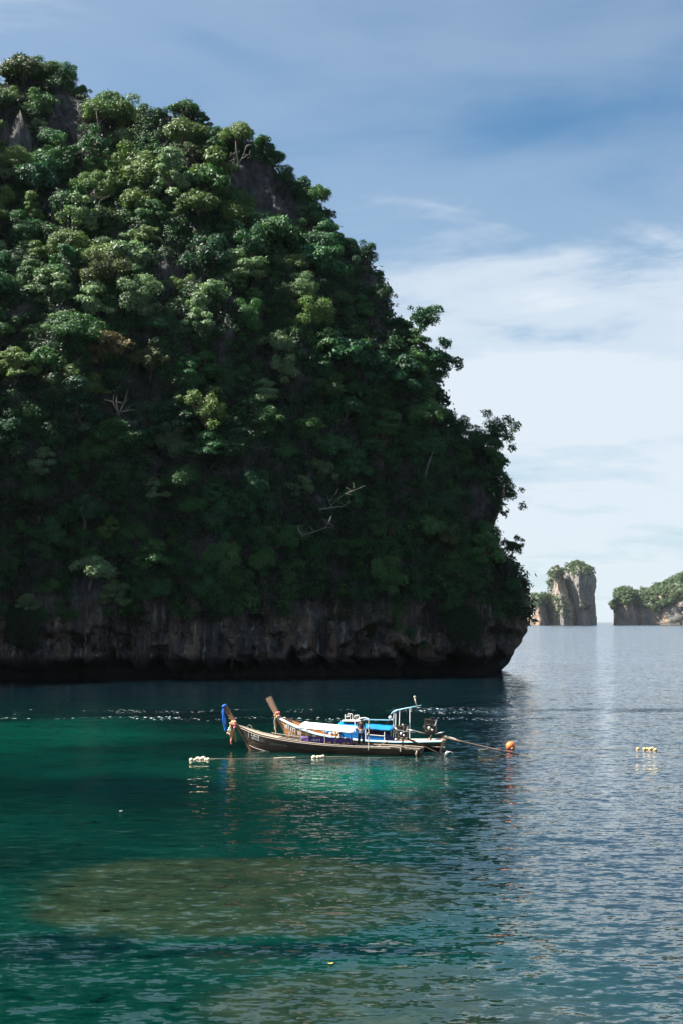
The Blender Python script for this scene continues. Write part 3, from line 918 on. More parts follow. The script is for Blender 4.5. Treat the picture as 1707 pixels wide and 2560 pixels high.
snag(250, 540, [[(0, 0), (-2, -30), (-5, -52)], [(0, 0), (8, -26), (20, -30)], [(-1, -20), (-14, -40)]], 'bare upright trunk beside the small umbrella-shaped tree')
snag(250, 372, [[(0, 0), (3, -40), (-2, -84)], [(2, -30), (10, -50)]], 'thin pale trunk standing against grey rock below the summit')
snag(600, 420, [[(0, 0), (-6, -28), (-8, -56)], [(0, 0), (14, -22), (20, -44)], [(0, 0), (-16, 14), (-24, 26)], [(6, -12), (26, -22)]], 'pale twisted dead tree under the flat-topped tree near the skyline')
snag(838, 1530, [[(0, 0), (4, -18), (-8, -34), (-4, -54)], [(4, -18), (12, -24)]], 'white crooked root twisting up the rock near the foot of the cliff', out=1.6)
snag(1062, 1190, [[(0, 0), (6, -26), (18, -58)]], 'pale bare branch on the right flank of the hill')
snag(185, 570, [[(0, 0), (2, -30), (0, -60)], [(0, 0), (10, -20)]], 'grey dry stem left of the bare upright trunk', out=2)

# grey rock pinnacles at the upper left
def pinnacle(px, py, w_, h_, label, seed):
    p = cp[nearest(px, py)]
    rr = random.Random(seed)
    rows = []
    n = 14; m = 16
    for j in range(n + 1):
        t_ = j / n
        row = []
        for i in range(m + 1):
            a = 2 * math.pi * (i % m) / m
            prof = (1 - t_ ** 4.5) * (1 - 0.25 * t_) * (1 + 0.16 * math.sin(4 * a + seed)) + 0.04
            k = 1 + 0.22 * float(vnoise(np.array(math.cos(a) * 2.1 + seed), np.array(math.sin(a) * 2.1), np.array(t_ * 1.4), seed)) + 0.1 * float(vnoise(np.array(math.cos(a) * 6.0 + seed), np.array(math.sin(a) * 6.0), np.array(t_ * 3), seed))
            row.append(Vector((math.cos(a) * w_ * prof * k + 0.12 * w_ * t_, math.sin(a) * w_ * 0.8 * prof * k, (t_ * (1 + 0.22 * math.sin(2 * a + seed) * t_ + 0.10 * math.sin(7 * a)) - 0.15) * h_)))
        rows.append(row)
    o = MB().grid(rows).build('rock_pinnacle', ROCK_GREY, None, True)
    o.location = (p[0], p[1] - 0.8, p[2])
    tag(o, label, 'rock')
ROCK_GREY = rock_mat('grey_limestone', (0.17, 0.165, 0.16), (0.05, 0.05, 0.05), (0.13, 0.125, 0.12), band=False, scale=1.6)
pinnacle(48, 400, 2.4, 7.6, 'tall sharp grey rock pinnacle among the trees at the upper left edge', 3)
pinnacle(84, 420, 1.1, 3.6, 'small grey rock spike at the right foot of the tall pinnacle', 8)
pinnacle(15, 385, 1.7, 5.0, 'lower grey rock spike at the left edge behind the tall pinnacle', 12)

# ------------------------------------------------------------------ distant islands
def lofted(name, rows_px, Y, depth, seed, label, cat, corner=0.4, amp=6.0, kind=None):
    """rows_px: (py, px_left, px_right) from the water upwards"""
    rows = []
    rows_px = sorted(rows_px, key=lambda r: -r[0])
    pyv = np.array([r[0] for r in rows_px], float)
    n = 60; m = 72
    pys = np.linspace(pyv[0], pyv[-1], n)
    l = np.interp(-pys, -pyv, [r[1] for r in rows_px]); r_ = np.interp(-pys, -pyv, [r[2] for r in rows_px])
    V = np.zeros((n, m, 3))
    a = np.arange(m) / m * 2 * math.pi
    for j in range(n):
        L = at(l[j], pys[j], Y); R = at(r_[j], pys[j], Y)
        cx = (L.x + R.x) / 2; hw = (R.x - L.x) / 2
        p = 1.35
        ca_, sa = np.cos(a), np.sin(a)
        q = (np.abs(ca_) ** p + np.abs(sa) ** p) ** (-1 / p)
        xx = ca_ * q; yy = sa * q
        xx = xx + (corner - 0.5) * 1.6 * np.clip(-yy, 0, 1) * (1 - np.abs(xx))
        dd = min(depth, hw * 2.2)
        V[j, :, 0] = cx + xx * hw; V[j, :, 1] = Y + 40 + yy * dd; V[j, :, 2] = max(L.z, 0) if j else -3
    nx = fbm(V[..., 0] / 14, V[..., 1] / 14, V[..., 2] / 55, seed, 4)
    n2 = fbm(V[..., 0] / 30, V[..., 1] / 30, V[..., 2] / 30, seed + 5, 3)
    cen = V.mean(axis=1, keepdims=True)
    out = V - cen; out[..., 2] = 0; out = unit(out)
    V = V + out * (np.abs(nx) * -1.4 + 0.5 + n2 * 0.5)[..., None] * amp
    ii, jj = np.meshgrid(np.arange(n - 1), np.arange(m), indexing='ij')
    F = np.stack([ii * m + jj, ii * m + (jj + 1) % m, (ii + 1) * m + (jj + 1) % m, (ii + 1) * m + jj], -1).reshape(-1, 4)
    Vf = V.reshape(-1, 3)
    # cap
    c = V[-1].mean(axis=0); c[2] += 1.0
    Vf = np.vstack([Vf, c])
    cap = np.array([((n - 1) * m + k, (n - 1) * m + (k + 1) % m, n * m, n * m) for k in range(m)])
    me = bpy.data.meshes.new(name)
    me.from_pydata(Vf.tolist(), [], F.tolist() + [(int(x[0]), int(x[1]), int(x[2])) for x in cap])
    me.materials.append(FARROCK); me.polygons.foreach_set('use_smooth', [True] * len(me.polygons)); me.update()
    o = link(name, me)
    tag(o, label, cat, kind=kind)
    return V

def zpx(x, y): return 1270 + x / 3.588, 1380 + y / 3.588
def rowsz(lst): return [(1380 + y / 3.588 if y < 630 else 1562, 1270 + a / 3.588, 1270 + b / 3.588) for y, a, b in lst]
YF = 3000.0
main = lofted('rock_tower', rowsz([(640, 540, 815), (500, 545, 812), (450, 540, 803), (360, 530, 798), (300, 520, 808), (220, 514, 806), (175, 518, 795), (140, 535, 765), (115, 560, 725), (100, 590, 690), (92, 620, 665)]), YF, 130, 3,
       'tall broad grey limestone tower with green top standing in the distant sea', 'rock island', 0.28)
left = lofted('rock_tower', rowsz([(640, 396, 640), (480, 398, 620), (400, 396, 570), (330, 395, 540), (230, 394, 514), (180, 402, 508), (150, 415, 495), (132, 432, 475)]), YF - 30, 90, 9,
       'narrower rock tower joined to the left side of the tall distant one', 'rock island', 0.3)
lowh = lofted('low_headland', rowsz([(640, 60, 430), (560, 70, 420), (480, 75, 415), (420, 80, 410), (385, 160, 408)]), YF + 20, 120, 19,
       'low wooded limestone headland left of the distant rock towers', None, 0.5, kind='structure')
hd = lofted('headland', rowsz([(640, 985, 2600), (560, 985, 2600), (500, 975, 2600), (470, 975, 2580), (440, 1010, 2560), (410, 1040, 2540), (375, 1110, 2500), (330, 1290, 2450), (275, 1460, 2400), (215, 1560, 2300), (140, 1700, 2200), (90, 1800, 2100)]), YF + 60, 160, 29,
       'long wooded headland entering the picture from the right', None, 0.5, kind='structure', amp=9)
hd1 = lofted('rock_knoll', rowsz([(640, 985, 1200), (460, 990, 1190), (400, 1000, 1180), (350, 1003, 1165), (330, 1010, 1090)]), YF + 20, 60, 33,
       'small craggy knoll at the seaward tip of the distant right headland', 'rock island', 0.3)

def grow(V, n, seed, thr, name, label, r=(5, 9), nl=26, leaf=4.2, zmin=30, dens=None):
    rng = np.random.default_rng(seed)
    P = V[1:, :].reshape(-1, 3)
    P = P[P[:, 1] < YF + 120]
    q = fbm(P[:, 0] / 55, P[:, 1] / 55, P[:, 2] / 40, seed, 3)
    hz = P[:, 2] / V[..., 2].max()
    ok = (q + thr(P, hz) > 0) & (P[:, 2] > zmin)
    P = P[ok]
    if len(P) == 0: return
    pick = rng.choice(len(P), size=n, replace=len(P) < n)
    P = P[pick] + rng.uniform(-5, 5, (n, 3))
    rr_ = rng.uniform(*r, n)
    d = unit(rng.normal(size=(n, nl, 3)) + np.array([0, -0.4, 0.4]))
    Q = P[:, None, :] + d * (rr_[:, None] * rng.uniform(0.7, 1.05, (n, nl)))[..., None] * np.array([1, 1, 0.75])
    Nv = unit(d + rng.normal(size=(n, nl, 3)) * 0.3 + np.array([0, 0, 0.3]))
    V2, F2 = leaf_quads(Q.reshape(-1, 3), Nv.reshape(-1, 3), leaf, rng, 0.8)
    tag(link(name, mesh_np(name, V2, F2, FARLEAF)), label, 'trees', kind='stuff')
grow(main, 560, 1, lambda P, h: np.maximum((h - 0.84) * 7, np.where(P[:, 0] < 472, -0.15, -0.9)), 'tower_scrub', 'green scrub on the top of the tall distant rock tower', zmin=20, r=(2.4, 4.5), leaf=2.1)
grow(left, 700, 2, lambda P, h: np.where(h < 0.5, 0.25, -0.35) + np.where(h > .9, .8, 0), 'tower_scrub', 'green scrub climbing the gully between the two distant rock towers', zmin=14, r=(2.5, 5), leaf=2.2)
grow(lowh, 620, 3, lambda P, h: (h - 0.6) * 5, 'headland_wood', 'wood on top of the low headland left of the rock towers', zmin=20, r=(3, 7), leaf=2.6)
grow(hd, 3600, 4, lambda P, h: np.where(P[:, 2] > 17 + 0.13 * np.clip(P[:, 0] - 480, 0, 260) + 10 * vnoise(P[:, 0] / 22, P[:, 0] * 0, P[:, 0] * 0, 4), 0.9, -0.9), 'headland_wood', 'thick wood of rounded crowns over the distant right headland', zmin=14, r=(3.5, 8), nl=44, leaf=2.6)
grow(hd1, 420, 6, lambda P, h: (h - 0.4) * 3, 'headland_wood', 'scrub covering the craggy knoll at the tip of the right headland', zmin=26, r=(4, 8), leaf=3.4)



# ------------------------------------------------------------------ boats
DARKWOOD = paint('weathered_dark_planks', (0.024, 0.018, 0.013), 0.75, 0.5, 2.2, stretch=(0.35, 1, 2.2), dirt=(0.15, 0.095, 0.06), dirt_amt=0.8, bump=0.4)
PALEWOOD = paint('pale_worn_timber', (0.42, 0.34, 0.27), 0.8, 0.3, 5.0, stretch=(0.4, 1, 1))
REDWOOD = paint('red_brown_timber', (0.20, 0.085, 0.045), 0.55, 0.35, 6.0, stretch=(1, 1, 0.3))
ORANGEWOOD = paint('varnished_orange_planks', (0.55, 0.23, 0.065), 0.45, 0.35, 2.0, stretch=(0.4, 1, 2), dirt=(0.2, 0.09, 0.04), dirt_amt=0.5)
TANWOOD = paint('tan_post_timber', (0.40, 0.24, 0.15), 0.6, 0.2, 8.0, stretch=(1, 1, 0.2))
WHITE = paint('white_paint', (0.78, 0.78, 0.74), 0.45, 0.08, 4.0, dirt=(0.5, 0.45, 0.38), dirt_amt=0.25)
CANVAS = paint('white_canvas', (0.82, 0.80, 0.76), 0.8, 0.05, 3.0, bump=0.1)
LBLUE = paint('pale_blue_paint', (0.35, 0.62, 0.72), 0.45, 0.12, 4.0)
BLUE = paint('bright_blue_tarpaulin', (0.008, 0.19, 0.46), 0.35, 0.25, 2.5, bump=0.5)
PBLUE = paint('blue_panel_paint', (0.01, 0.20, 0.58), 0.4, 0.15, 2.0)
NAVY = paint('navy_cloth', (0.008, 0.025, 0.12), 0.6, 0.2, 3.0)
BLACK = paint('black_rubber', (0.015, 0.015, 0.016), 0.6, 0.2, 8.0)
IRON = paint('greasy_iron', (0.045, 0.04, 0.036), 0.5, 0.5, 9.0, metal=0.5, dirt=(0.12, 0.06, 0.03), dirt_amt=0.5)
ALLOY = paint('dull_alloy', (0.55, 0.54, 0.51), 0.35, 0.2, 8.0, metal=0.6)
PURPLE = paint('purple_banner_cloth', (0.085, 0.03, 0.20), 0.6, 0.3, 3.0)
YELLOW = paint('yellow_print', (0.55, 0.38, 0.08), 0.6, 0.15, 5.0)
CREAM = paint('cream_foam_float', (0.74, 0.62, 0.44), 0.7, 0.15, 8.0, dirt=(0.35, 0.25, 0.14), dirt_amt=0.5)
OCHRE = paint('ochre_foam_float', (0.66, 0.48, 0.22), 0.7, 0.15, 8.0)
ORANGE = paint('orange_buoy_plastic', (0.85, 0.20, 0.055), 0.4, 0.12, 5.0)
ROPE = paint('sun_bleached_rope', (0.36, 0.31, 0.22), 0.85, 0.2, 20.0)
RIBBON_B = paint('blue_ribbon', (0.01, 0.13, 0.55), 0.5, 0.25, 6.0)
RIB_PINK = paint('pink_garland', (0.80, 0.26, 0.20), 0.7, 0.25, 20.0)
RIB_CREAM = paint('cream_garland', (0.80, 0.52, 0.28), 0.7, 0.2, 20.0)
RIB_ORANGE = paint('orange_ribbon', (0.75, 0.26, 0.12), 0.6, 0.2, 9.0)
RIB_AQUA = paint('aqua_garland', (0.35, 0.70, 0.66), 0.7, 0.2, 15.0)
RIB_OLIVE = paint('faded_gold_ribbon', (0.36, 0.25, 0.11), 0.7, 0.2, 9.0)
RIB_MAROON = paint('maroon_ribbon', (0.10, 0.02, 0.02), 0.7, 0.2, 9.0)
SKIN = paint('skin', (0.32, 0.17, 0.11), 0.5, 0.06, 8.0)
HAIR = paint('black_hair', (0.01, 0.009, 0.008), 0.6, 0.1, 20.0)
SHIRT = paint('dark_grey_shirt', (0.045, 0.038, 0.036), 0.8, 0.35, 9.0)
TROUSER = paint('black_trousers', (0.010, 0.010, 0.013), 0.8, 0.2, 6.0)
LETTER = paint('white_lettering_paint', (0.72, 0.70, 0.66), 0.6, 0.15, 9.0)
FAINT = paint('worn_lettering_paint', (0.30, 0.29, 0.27), 0.7, 0.3, 9.0)
GREYBOARD = paint('grey_board', (0.30, 0.26, 0.22), 0.7, 0.2, 4.0)

class Hull:
    """stations in metres; x(s,t) is raked at bow and stern"""
    def __init__(s, xs, zs, bs, xk, zk, n=60):
        s.s = np.linspace(0, 1, n)
        xs = np.array(xs, float); u = (xs - xs[0]) / (xs[-1] - xs[0])
        def sm(v):
            y = np.interp(s.s, u, v)
            for _ in range(3):
                y[1:-1] = 0.25 * y[:-2] + 0.5 * y[1:-1] + 0.25 * y[2:]
            return y
        s.x = sm(xs); s.z = sm(zs); s.b = sm(bs); s.xk = sm(xk); s.zk = sm(zk)
    def pt(s, i, t, side, off=0.0):
        """t 0 keel .. 1 sheer"""
        b = s.b[i]
        y = b * (0.30 * t ** 0.35 + 0.50 * min(1, t * 1.35) ** 0.9 + 0.20 * t) * (1 if t > 0 else 0)
        if t <= 0.001: y = 0.0
        return Vector((s.xk[i] + (s.x[i] - s.xk[i]) * t, side * (y + off), s.zk[i] + (s.z[i] - s.zk[i]) * t))
    def at(s, x, t, side, off=0.0):
        xs_ = [s.pt(i, t, side).x for i in range(len(s.s))]
        f = float(np.interp(x, xs_, np.arange(len(xs_))))
        i = int(min(f, len(xs_) - 2)); k = f - i
        return s.pt(i, t, side, off).lerp(s.pt(i + 1, t, side, off), k)
    def build(s, parent, mat, inner, rail, railr=0.035, deck_to=None):
        n = len(s.s); ts = [0, .08, .2, .33, .33, .48, .48, .64, .64, .8, .8, .9, 1.0]
        lap = [0, 0, 0, .0, .018, .0, .018, .0, .018, 0, .018, 0, 0]
        for side in (-1, 1):
            MB().grid([[s.pt(i, t, side, -l if l == 0 else l * 0.9) for t, l in zip(ts, lap)] for i in range(n)]).build('hull_side', mat, parent)
            MB().grid([[s.pt(i, t, side, -0.05) for t in (0.34, .5, .66, .82, 0.985)] for i in range(n)]).build('inner_planking', inner, parent)
            MB().tube([s.pt(i, 1.0, side, 0.0) + Vector((0, 0, 0.012)) for i in range(n)], railr, 6).build('gunwale', rail, parent)
        MB().grid([[s.pt(n - 1, t, -1), s.pt(n - 1, t, 1)] for t in (0.01, .2, .4, .6, .8, 1)]).build('transom', mat, parent)
        MB().grid([[s.pt(i, 0.42, sd, -0.06) for sd in (-1, 1)] for i in range(2, n)]).build('floor_boards', inner, parent)

def glyph(mb, org, dx, up, w_, h_, rr, th=0.03):
    """one worn hand-painted character made of a few strokes; dx, up unit vectors on the board"""
    nst = rr.choice((2, 3, 3))
    def P(a, b): return org + dx * (a * w_) + up * (b * h_)
    kinds = rr.sample(['l', 'r', 'loop', 'top', 'hook', 'bar'], nst)
    for k in kinds:
        q = {'l': [(0.1, 0), (0.1, 1)], 'r': [(0.85, 0), (0.9, 0.95)],
             'loop': [(0.1, .7), (.3, 1), (.7, .95), (.9, .6), (.6, .35), (.3, .45)],
             'top': [(0.05, 1.0), (.9, .98)], 'hook': [(0.9, 0.2), (.6, 0), (.2, .15), (.15, .5)], 'bar': [(.1, .5), (.85, .45)]}[k]
        for (a, b), (c, d) in zip(q[:-1], q[1:]):
            p0, p1 = P(a, b), P(c, d)
            di = (p1 - p0).normalized(); nn = dx.cross(up).normalized(); sd_ = di.cross(nn) * th / 2
            o_ = len(mb.v)
            mb.v += [tuple(p0 - sd_), tuple(p0 + sd_), tuple(p1 + sd_), tuple(p1 - sd_)]; mb.f.append((o_, o_ + 1, o_ + 2, o_ + 3))

def lettering(parent, hull, x0, x1, t0, size, mat, seed, th=0.03, name='lettering', off=0.032, drop=0.0):
    rr = random.Random(seed); mb = MB(); x = x0
    while x < x1:
        tt = t0 + drop * (x - x0)
        a = hull.at(x, tt, -1, off); b = hull.at(x + size, tt, -1, off); c = hull.at(x, min(1, tt + 0.12), -1, off)
        dx = (b - a).normalized(); up = (c - a); up -= dx * up.dot(dx); up.normalize()
        w_ = size * rr.uniform(0.6, 0.95)
        glyph(mb, a, dx, up, w_, size * rr.uniform(0.85, 1.2), rr, th)
        x += w_ * 1.22
    return mb.build(name, mat, parent, solid=0.004)

def engine(parent, x, y, z, s=1.0, seed=0):
    rr = random.Random(seed)
    e = bpy.data.objects.new('engine', None); COL.objects.link(e); e.parent = parent; e.location = (x, y, z)
    mb = MB()
    mb.box((0, 0, 0.1 * s), (0.66 * s, 0.4 * s, 0.46 * s)).box((-0.02 * s, 0, 0.42 * s), (0.6 * s, 0.36 * s, 0.26 * s)).box((0.03 * s, 0, 0.58 * s), (0.74 * s, 0.42 * s, 0.04 * s), Matrix.Rotation(0.12, 3, 'Y'))
    for k in range(4): mb.box(((-0.2 + k * 0.13) * s, -0.2 * s, 0.2 * s), (0.06 * s, 0.1 * s, 0.3 * s))
    mb.build('engine_block', IRON, e, bevel=0.015)
    MB().tube([(0.1 * s, 0, 0.5 * s), (0.1 * s, 0, 0.68 * s)], 0.13 * s, 14).tube([(0.1 * s, 0, 0.68 * s), (0.1 * s, 0, 0.71 * s)], 0.16 * s, 14).build('air_filter', IRON, e)
    MB().tube([(-0.33 * s, 0, .12 * s), (-0.40 * s, 0, .12 * s)], 0.15 * s, 16).build('flywheel', IRON, e)
    MB().tube([(0.2 * s, -.2 * s, .25 * s), (0.36 * s, -.26 * s, .3 * s), (0.42 * s, -.26 * s, .62 * s), (.4 * s, -.26 * s, .66 * s)], 0.035 * s, 7).build('exhaust_pipe', ALLOY, e, True)
    MB().ball((-0.02 * s, -.25 * s, .12 * s), .11 * s).ball((0.16 * s, -.25 * s, .02 * s), .08 * s).build('alternator', ALLOY, e, True)
    MB().tube([(-0.15 * s, -.24 * s, .34 * s), (0.0, -.3 * s, .3 * s), (.15 * s, -.28 * s, .16 * s), (.2 * s, -.25 * s, -.05 * s)], .022 * s, 6).tube([(-.25 * s, -.22 * s, 0), (-.1 * s, -.3 * s, -.1 * s), (.2 * s, -.24 * s, -.12 * s)], .02 * s, 6).build('hose', BLACK, e, True)
    MB().box((0, 0, -0.2 * s), (0.7 * s, 0.24 * s, 0.07 * s)).tube([(0, 0, -.2 * s), (0.02 * s, 0, -z + 0.35)], 0.05, 8).build('engine_mount', IRON, e)
    return e

def shaft(parent, a, b, r=0.055, guard=True):
    a, b = Vector(a), Vector(b)
    o = MB().tube([a, a.lerp(b, .3), a.lerp(b, .31), a.lerp(b, .7), b], [r * 1.25, r * 1.2, r, r * .9, r * .6], 8).build('propeller_shaft', IRON, parent, True)
    d = (b - a).normalized()
    p = MB()
    for k in range(3):
        an = k * 2.094
        s1 = d.cross(Vector((0, 0, 1))).normalized(); s2 = d.cross(s1)
        r_ = (s1 * math.cos(an) + s2 * math.sin(an)); q = (s1 * -math.sin(an) + s2 * math.cos(an)) * 0.05
        c = b
        p.add([c + q * .4, c + r_ * .1 + q + d * .03, c + r_ * .19 + q * .6, c + r_ * .19 - q * .6 - d * .02, c + r_ * .1 - q - d * .03, c - q * .4], [(0, 1, 2, 3, 4, 5)])
    p.build('propeller', ALLOY, o, solid=0.01)
    MB().tube([b - d * .7 + Vector((0, 0, -.05)), b - d * .1 + Vector((0, 0, -.3)), b + Vector((0, 0, -.32))], .02, 6).build('skeg', IRON, o)
    return o

def boat_root(name, p_bow, p_stern, label):
    c = (p_bow + p_stern) / 2
    d = p_stern - p_bow
    e = empty(name, (c.x, c.y, 0), math.atan2(d.y, d.x))
    tag(e, label, 'boat')
    return e

# ---- near boat: dark, weathered
A = boat_root('longtail_boat', at_water(612, 1875.5), at_water(1088, 1889.5), 'weathered dark wooden longtail boat with blue bow cloth and white awning, in front')
AX = lambda px: (px - 850) / 40.4
hx = [AX(p) for p in (577, 595, 620, 650, 700, 760, 830, 900, 1000, 1035, 1068)]
hz = [1.60, 1.46, 1.25, 1.05, .86, .70, .58, .52, .50, .48, .44]
hb = [.05, .17, .32, .46, .62, .74, .82, .84, .78, .70, .58]
hxk = [AX(617), AX(622), AX(634), AX(655), AX(702), AX(760), AX(830), AX(900), AX(1000), AX(1030), AX(1060)]
hzk = [-.10, -.18, -.26, -.32, -.36, -.38, -.38, -.36, -.32, -.28, -.22]
HA = Hull(hx, hz, hb, hxk, hzk)
HA.build(A, DARKWOOD, DARKWOOD, PALEWOOD, 0.026)
for sd_ in (-1, 1):
    MB().tube([HA.pt(i, 0.93, sd_, 0.02) for i in range(0, 60)], 0.024, 5).build('rubbing_strake', PALEWOOD, A)
    MB().tube([HA.at(AX(612) + k * 0.3, 0.30 - 0.012 * k, sd_, 0.02) for k in range(0, 20)], 0.022, 5).build('waterline_strip', PALEWOOD, A)
def post(parent, path, w0, w1, th, mat, name='bow_post', flare=1.0):
    """flat stem post tapering or widening along the path"""
    mb = MB(); rows = []
    path = [Vector(p) for p in path]; n = len(path)
    for i, p in enumerate(path):
        d = (path[min(i + 1, n - 1)] - path[max(i - 1, 0)]).normalized()
        a = Vector((-d.z, 0, d.x)); w_ = w0 + (w1 - w0) * i / (n - 1)
        t2 = th * (1 + (flare - 1) * i / (n - 1))
        rows.append([p + a * w_ / 2 + Vector((0, -t2 / 2, 0)), p + a * w_ * .62 + Vector((0, 0, 0)), p + a * w_ / 2 + Vector((0, t2 / 2, 0)), p - a * w_ / 2 + Vector((0, t2 / 2, 0)), p - a * w_ / 2 + Vector((0, -t2 / 2, 0)), p + a * w_ / 2 + Vector((0, -t2 / 2, 0))])
    mb.grid(rows)
    o = len(mb.v); k = o - 6
    mb.f.append((k, k + 1, k + 2, k + 3, k + 4)); mb.f.append((4, 3, 2, 1, 0))
    return mb.build(name, mat, parent)
post(A, [(AX(617), 0, -.1), (AX(600), 0, .75), (AX(583), 0, 1.35), (AX(571), 0, 1.72), (AX(557), 0, 2.25), (AX(541), 0, 2.78)], .14, .30, .13, REDWOOD)
MB().grid([[HA.pt(i, .99, -1, -.03) + Vector((0, 0, .0)), HA.pt(i, .99, 1, -.03)] for i in range(1, 15)]).build('fore_deck', PALEWOOD, A)
for k in range(13):
    x = AX(672 + k * 19.5)
    for sd_ in (1, -1):
        a = HA.at(x, .44, sd_, -.07); b = HA.at(x, .97, sd_, -.07)
        MB().tube([a, b], .022, 4).build('rib', PALEWOOD, A)
MB().tube([HA.at(AX(665 + k * 10), 1.0, 1, -.02) + Vector((0, 0, .12)) for k in range(10)], .022, 5).build('side_rail', PALEWOOD, A)
MB().tube([HA.at(AX(665 + k * 10), 1.0, -1, -.02) + Vector((0, 0, .10)) for k in range(10)], .02, 5).build('side_rail', PALEWOOD, A)
for k in range(6):
    x = AX(668 + k * 16.5)
    for sd_ in (-1, 1):
        a = HA.at(x, 1.0, sd_, -.02); MB().tube([a, a + Vector((0, 0, .11))], .02, 4).build('rail_post', PALEWOOD, A)
for px in (705, 772, 845, 925, 985, 1040):
    a = HA.at(AX(px), .80, -1, -.07); b = HA.at(AX(px), .80, 1, -.07)
    MB().box((a + b) / 2, (.18, (b - a).length, .035)).build('thwart', PALEWOOD if px != 925 else WHITE, A)
MB().box((AX(913), .0, .44), (1.1, 1.2, .05)).build('stern_deck', WHITE, A)
MB().box((AX(962), .1, .40), (1.0, 1.15, .04)).build('stern_deck', PALEWOOD, A)
# awning
rows = []
for i in range(15):
    k = i / 14; x = AX(754) + (AX(898) - AX(754)) * k
    sag = .02 * math.sin(k * math.pi * 4)
    row = []
    for j in range(9):
        q = j / 8; y = -.72 + 1.44 * q
        z = 1.60 - .235 * k + .24 * math.sin(min(1, q * 1.15) * math.pi / 2) - .015 * abs(math.sin(k * math.pi * 4))
        row.append(Vector((x, y, z)))
    rows.append([Vector((x, -.735, row[0].z - .05))] + row)
awn = MB().grid(rows).build('awning', CANVAS, A, True, solid=.012)
MB().tube([rows[i][0] + Vector((0, -.006, -.012)) for i in range(15)], .018, 5).build('awning_edge_pole', BLACK, A)
for px, mt in ((757, PALEWOOD), (761, PALEWOOD), (825, PALEWOOD), (894, BLACK)):
    for sd_ in (-1, 1):
        a = HA.at(AX(px), 1.0, sd_, -.03); k = (px - 754) / 144
        MB().tube([a, (a.x, a.y * .88, 1.57 - .235 * k + (.2 if sd_ > 0 else 0))], .023, 6).build('awning_post', mt, A)
# frame aft of the awning
MB().tube([(AX(902), -.55, 1.36), (AX(901), -.55, 2.05)], .035, 6).build('frame_post', WHITE, A)
MB().tube([(AX(939), -.80, .30), (AX(940), -.78, 1.2), (AX(939), -.72, 2.16)], .036, 7).build('frame_post', PALEWOOD, A)
MB().tube([(AX(914), -.6, 2.22), (AX(928), -.66, 2.27), (AX(939), -.72, 2.19), (AX(941), -.72, 2.05)], .03, 6).tube([(AX(901), -.55, 2.02), (AX(913), -.6, 2.2), (AX(913), -.6, 2.36)], .03, 6).build('frame_rail', WHITE, A)
MB().ball((AX(938), -.82, 1.28), .07, 8, 6, (1, .8, 1.6)).ball((AX(941), -.82, 1.7), .06, 8, 6, (1, .8, 1.5)).ball((AX(940), -.82, .42), .055, 8, 6, (1, .8, 1.9)).build('rope_lashing', ROPE, A, True)
engine(A, AX(1018), 0, 1.18, .95, 2)
shaft(A, (AX(1030), 0, 1.0), (AX(1128), -.25, 0.02), .05)
MB().torus((AX(1141), -.3, .10), .20, .022, 'Y', 0.2, math.pi * 1.05, 14).build('propeller_guard', ALLOY, A, True)
MB().tube([(AX(1129), -.25, .0), (AX(1130), -.27, .2), (AX(1134), -.28, .33)], .04, 7).build('propeller_guard', WHITE, A, True)
MB().tube([(AX(992), -.82, .56), (AX(1018), -.82, .60), (AX(1038), -.76, .52), (AX(1062), -.66, .30)], .026, 6).build('stern_rail', PALEWOOD, A, True)
MB().tube([(AX(1061), -.66, .34), (AX(1060), -.67, .1), (AX(1060), -.67, -.1)], [.05, .065, .05], 8).build('mooring_bollard', PALEWOOD, A, True)
MB().tube([(AX(1022), -.84, .56), (AX(1022), -.86, .28)], .035, 7).build('hanging_peg', PALEWOOD, A)
MB().ball((AX(1010), -.80, .98), .09).ball((AX(1024), -.3, 1.42), .08).tube([(AX(1004), -.5, 1.7), (AX(1010), -.5, 1.55), (AX(1022), -.5, 1.5), (AX(1040), -.3, 1.42), (AX(1052), -.2, 1.40)], .028, 6).build('steering_tiller', ALLOY, A, True)
MB().tube([(AX(1020), -.2, 1.5), (AX(1024), -.2, 1.72), (AX(1019), -.2, 1.9)], .045, 7).build('exhaust_stack', PALEWOOD, A, True)
lettering(A, HA, AX(621), AX(641), .80, .17, LETTER, 3, .026, drop=-.012)
lettering(A, HA, AX(622), AX(640), .66, .13, LETTER, 4, .022, drop=-.02)
lettering(A, HA, AX(646), AX(660), .66, .17, FAINT, 5, .024)
lettering(A, HA, AX(675), AX(720), .60, .13, FAINT, 6, .016)
mb = MB()
for px in (614, 643):
    a = HA.at(AX(px), .66, -1, .035); b = HA.at(AX(px), .92, -1, .035)
    mb.tube([a, b], .014, 4)
mb.build('lettering_border', LETTER, A)
MB().tube([(AX(606), -.1, 1.48), (AX(612), -.12, 1.62), (AX(618), -.14, 1.58), (AX(624), -.2, 1.32), (AX(640), -.2, 1.28), (AX(655), -.3, 1.1)], .014, 5).build('bow_line', ROPE, A, True)

def attach(o, parent_empty, mw):
    pass
def place_thing(o, root):
    """put a separate thing, modelled in a boat's own axes, where that boat lies"""
    o.location = root.location; o.rotation_euler = root.rotation_euler
    return o

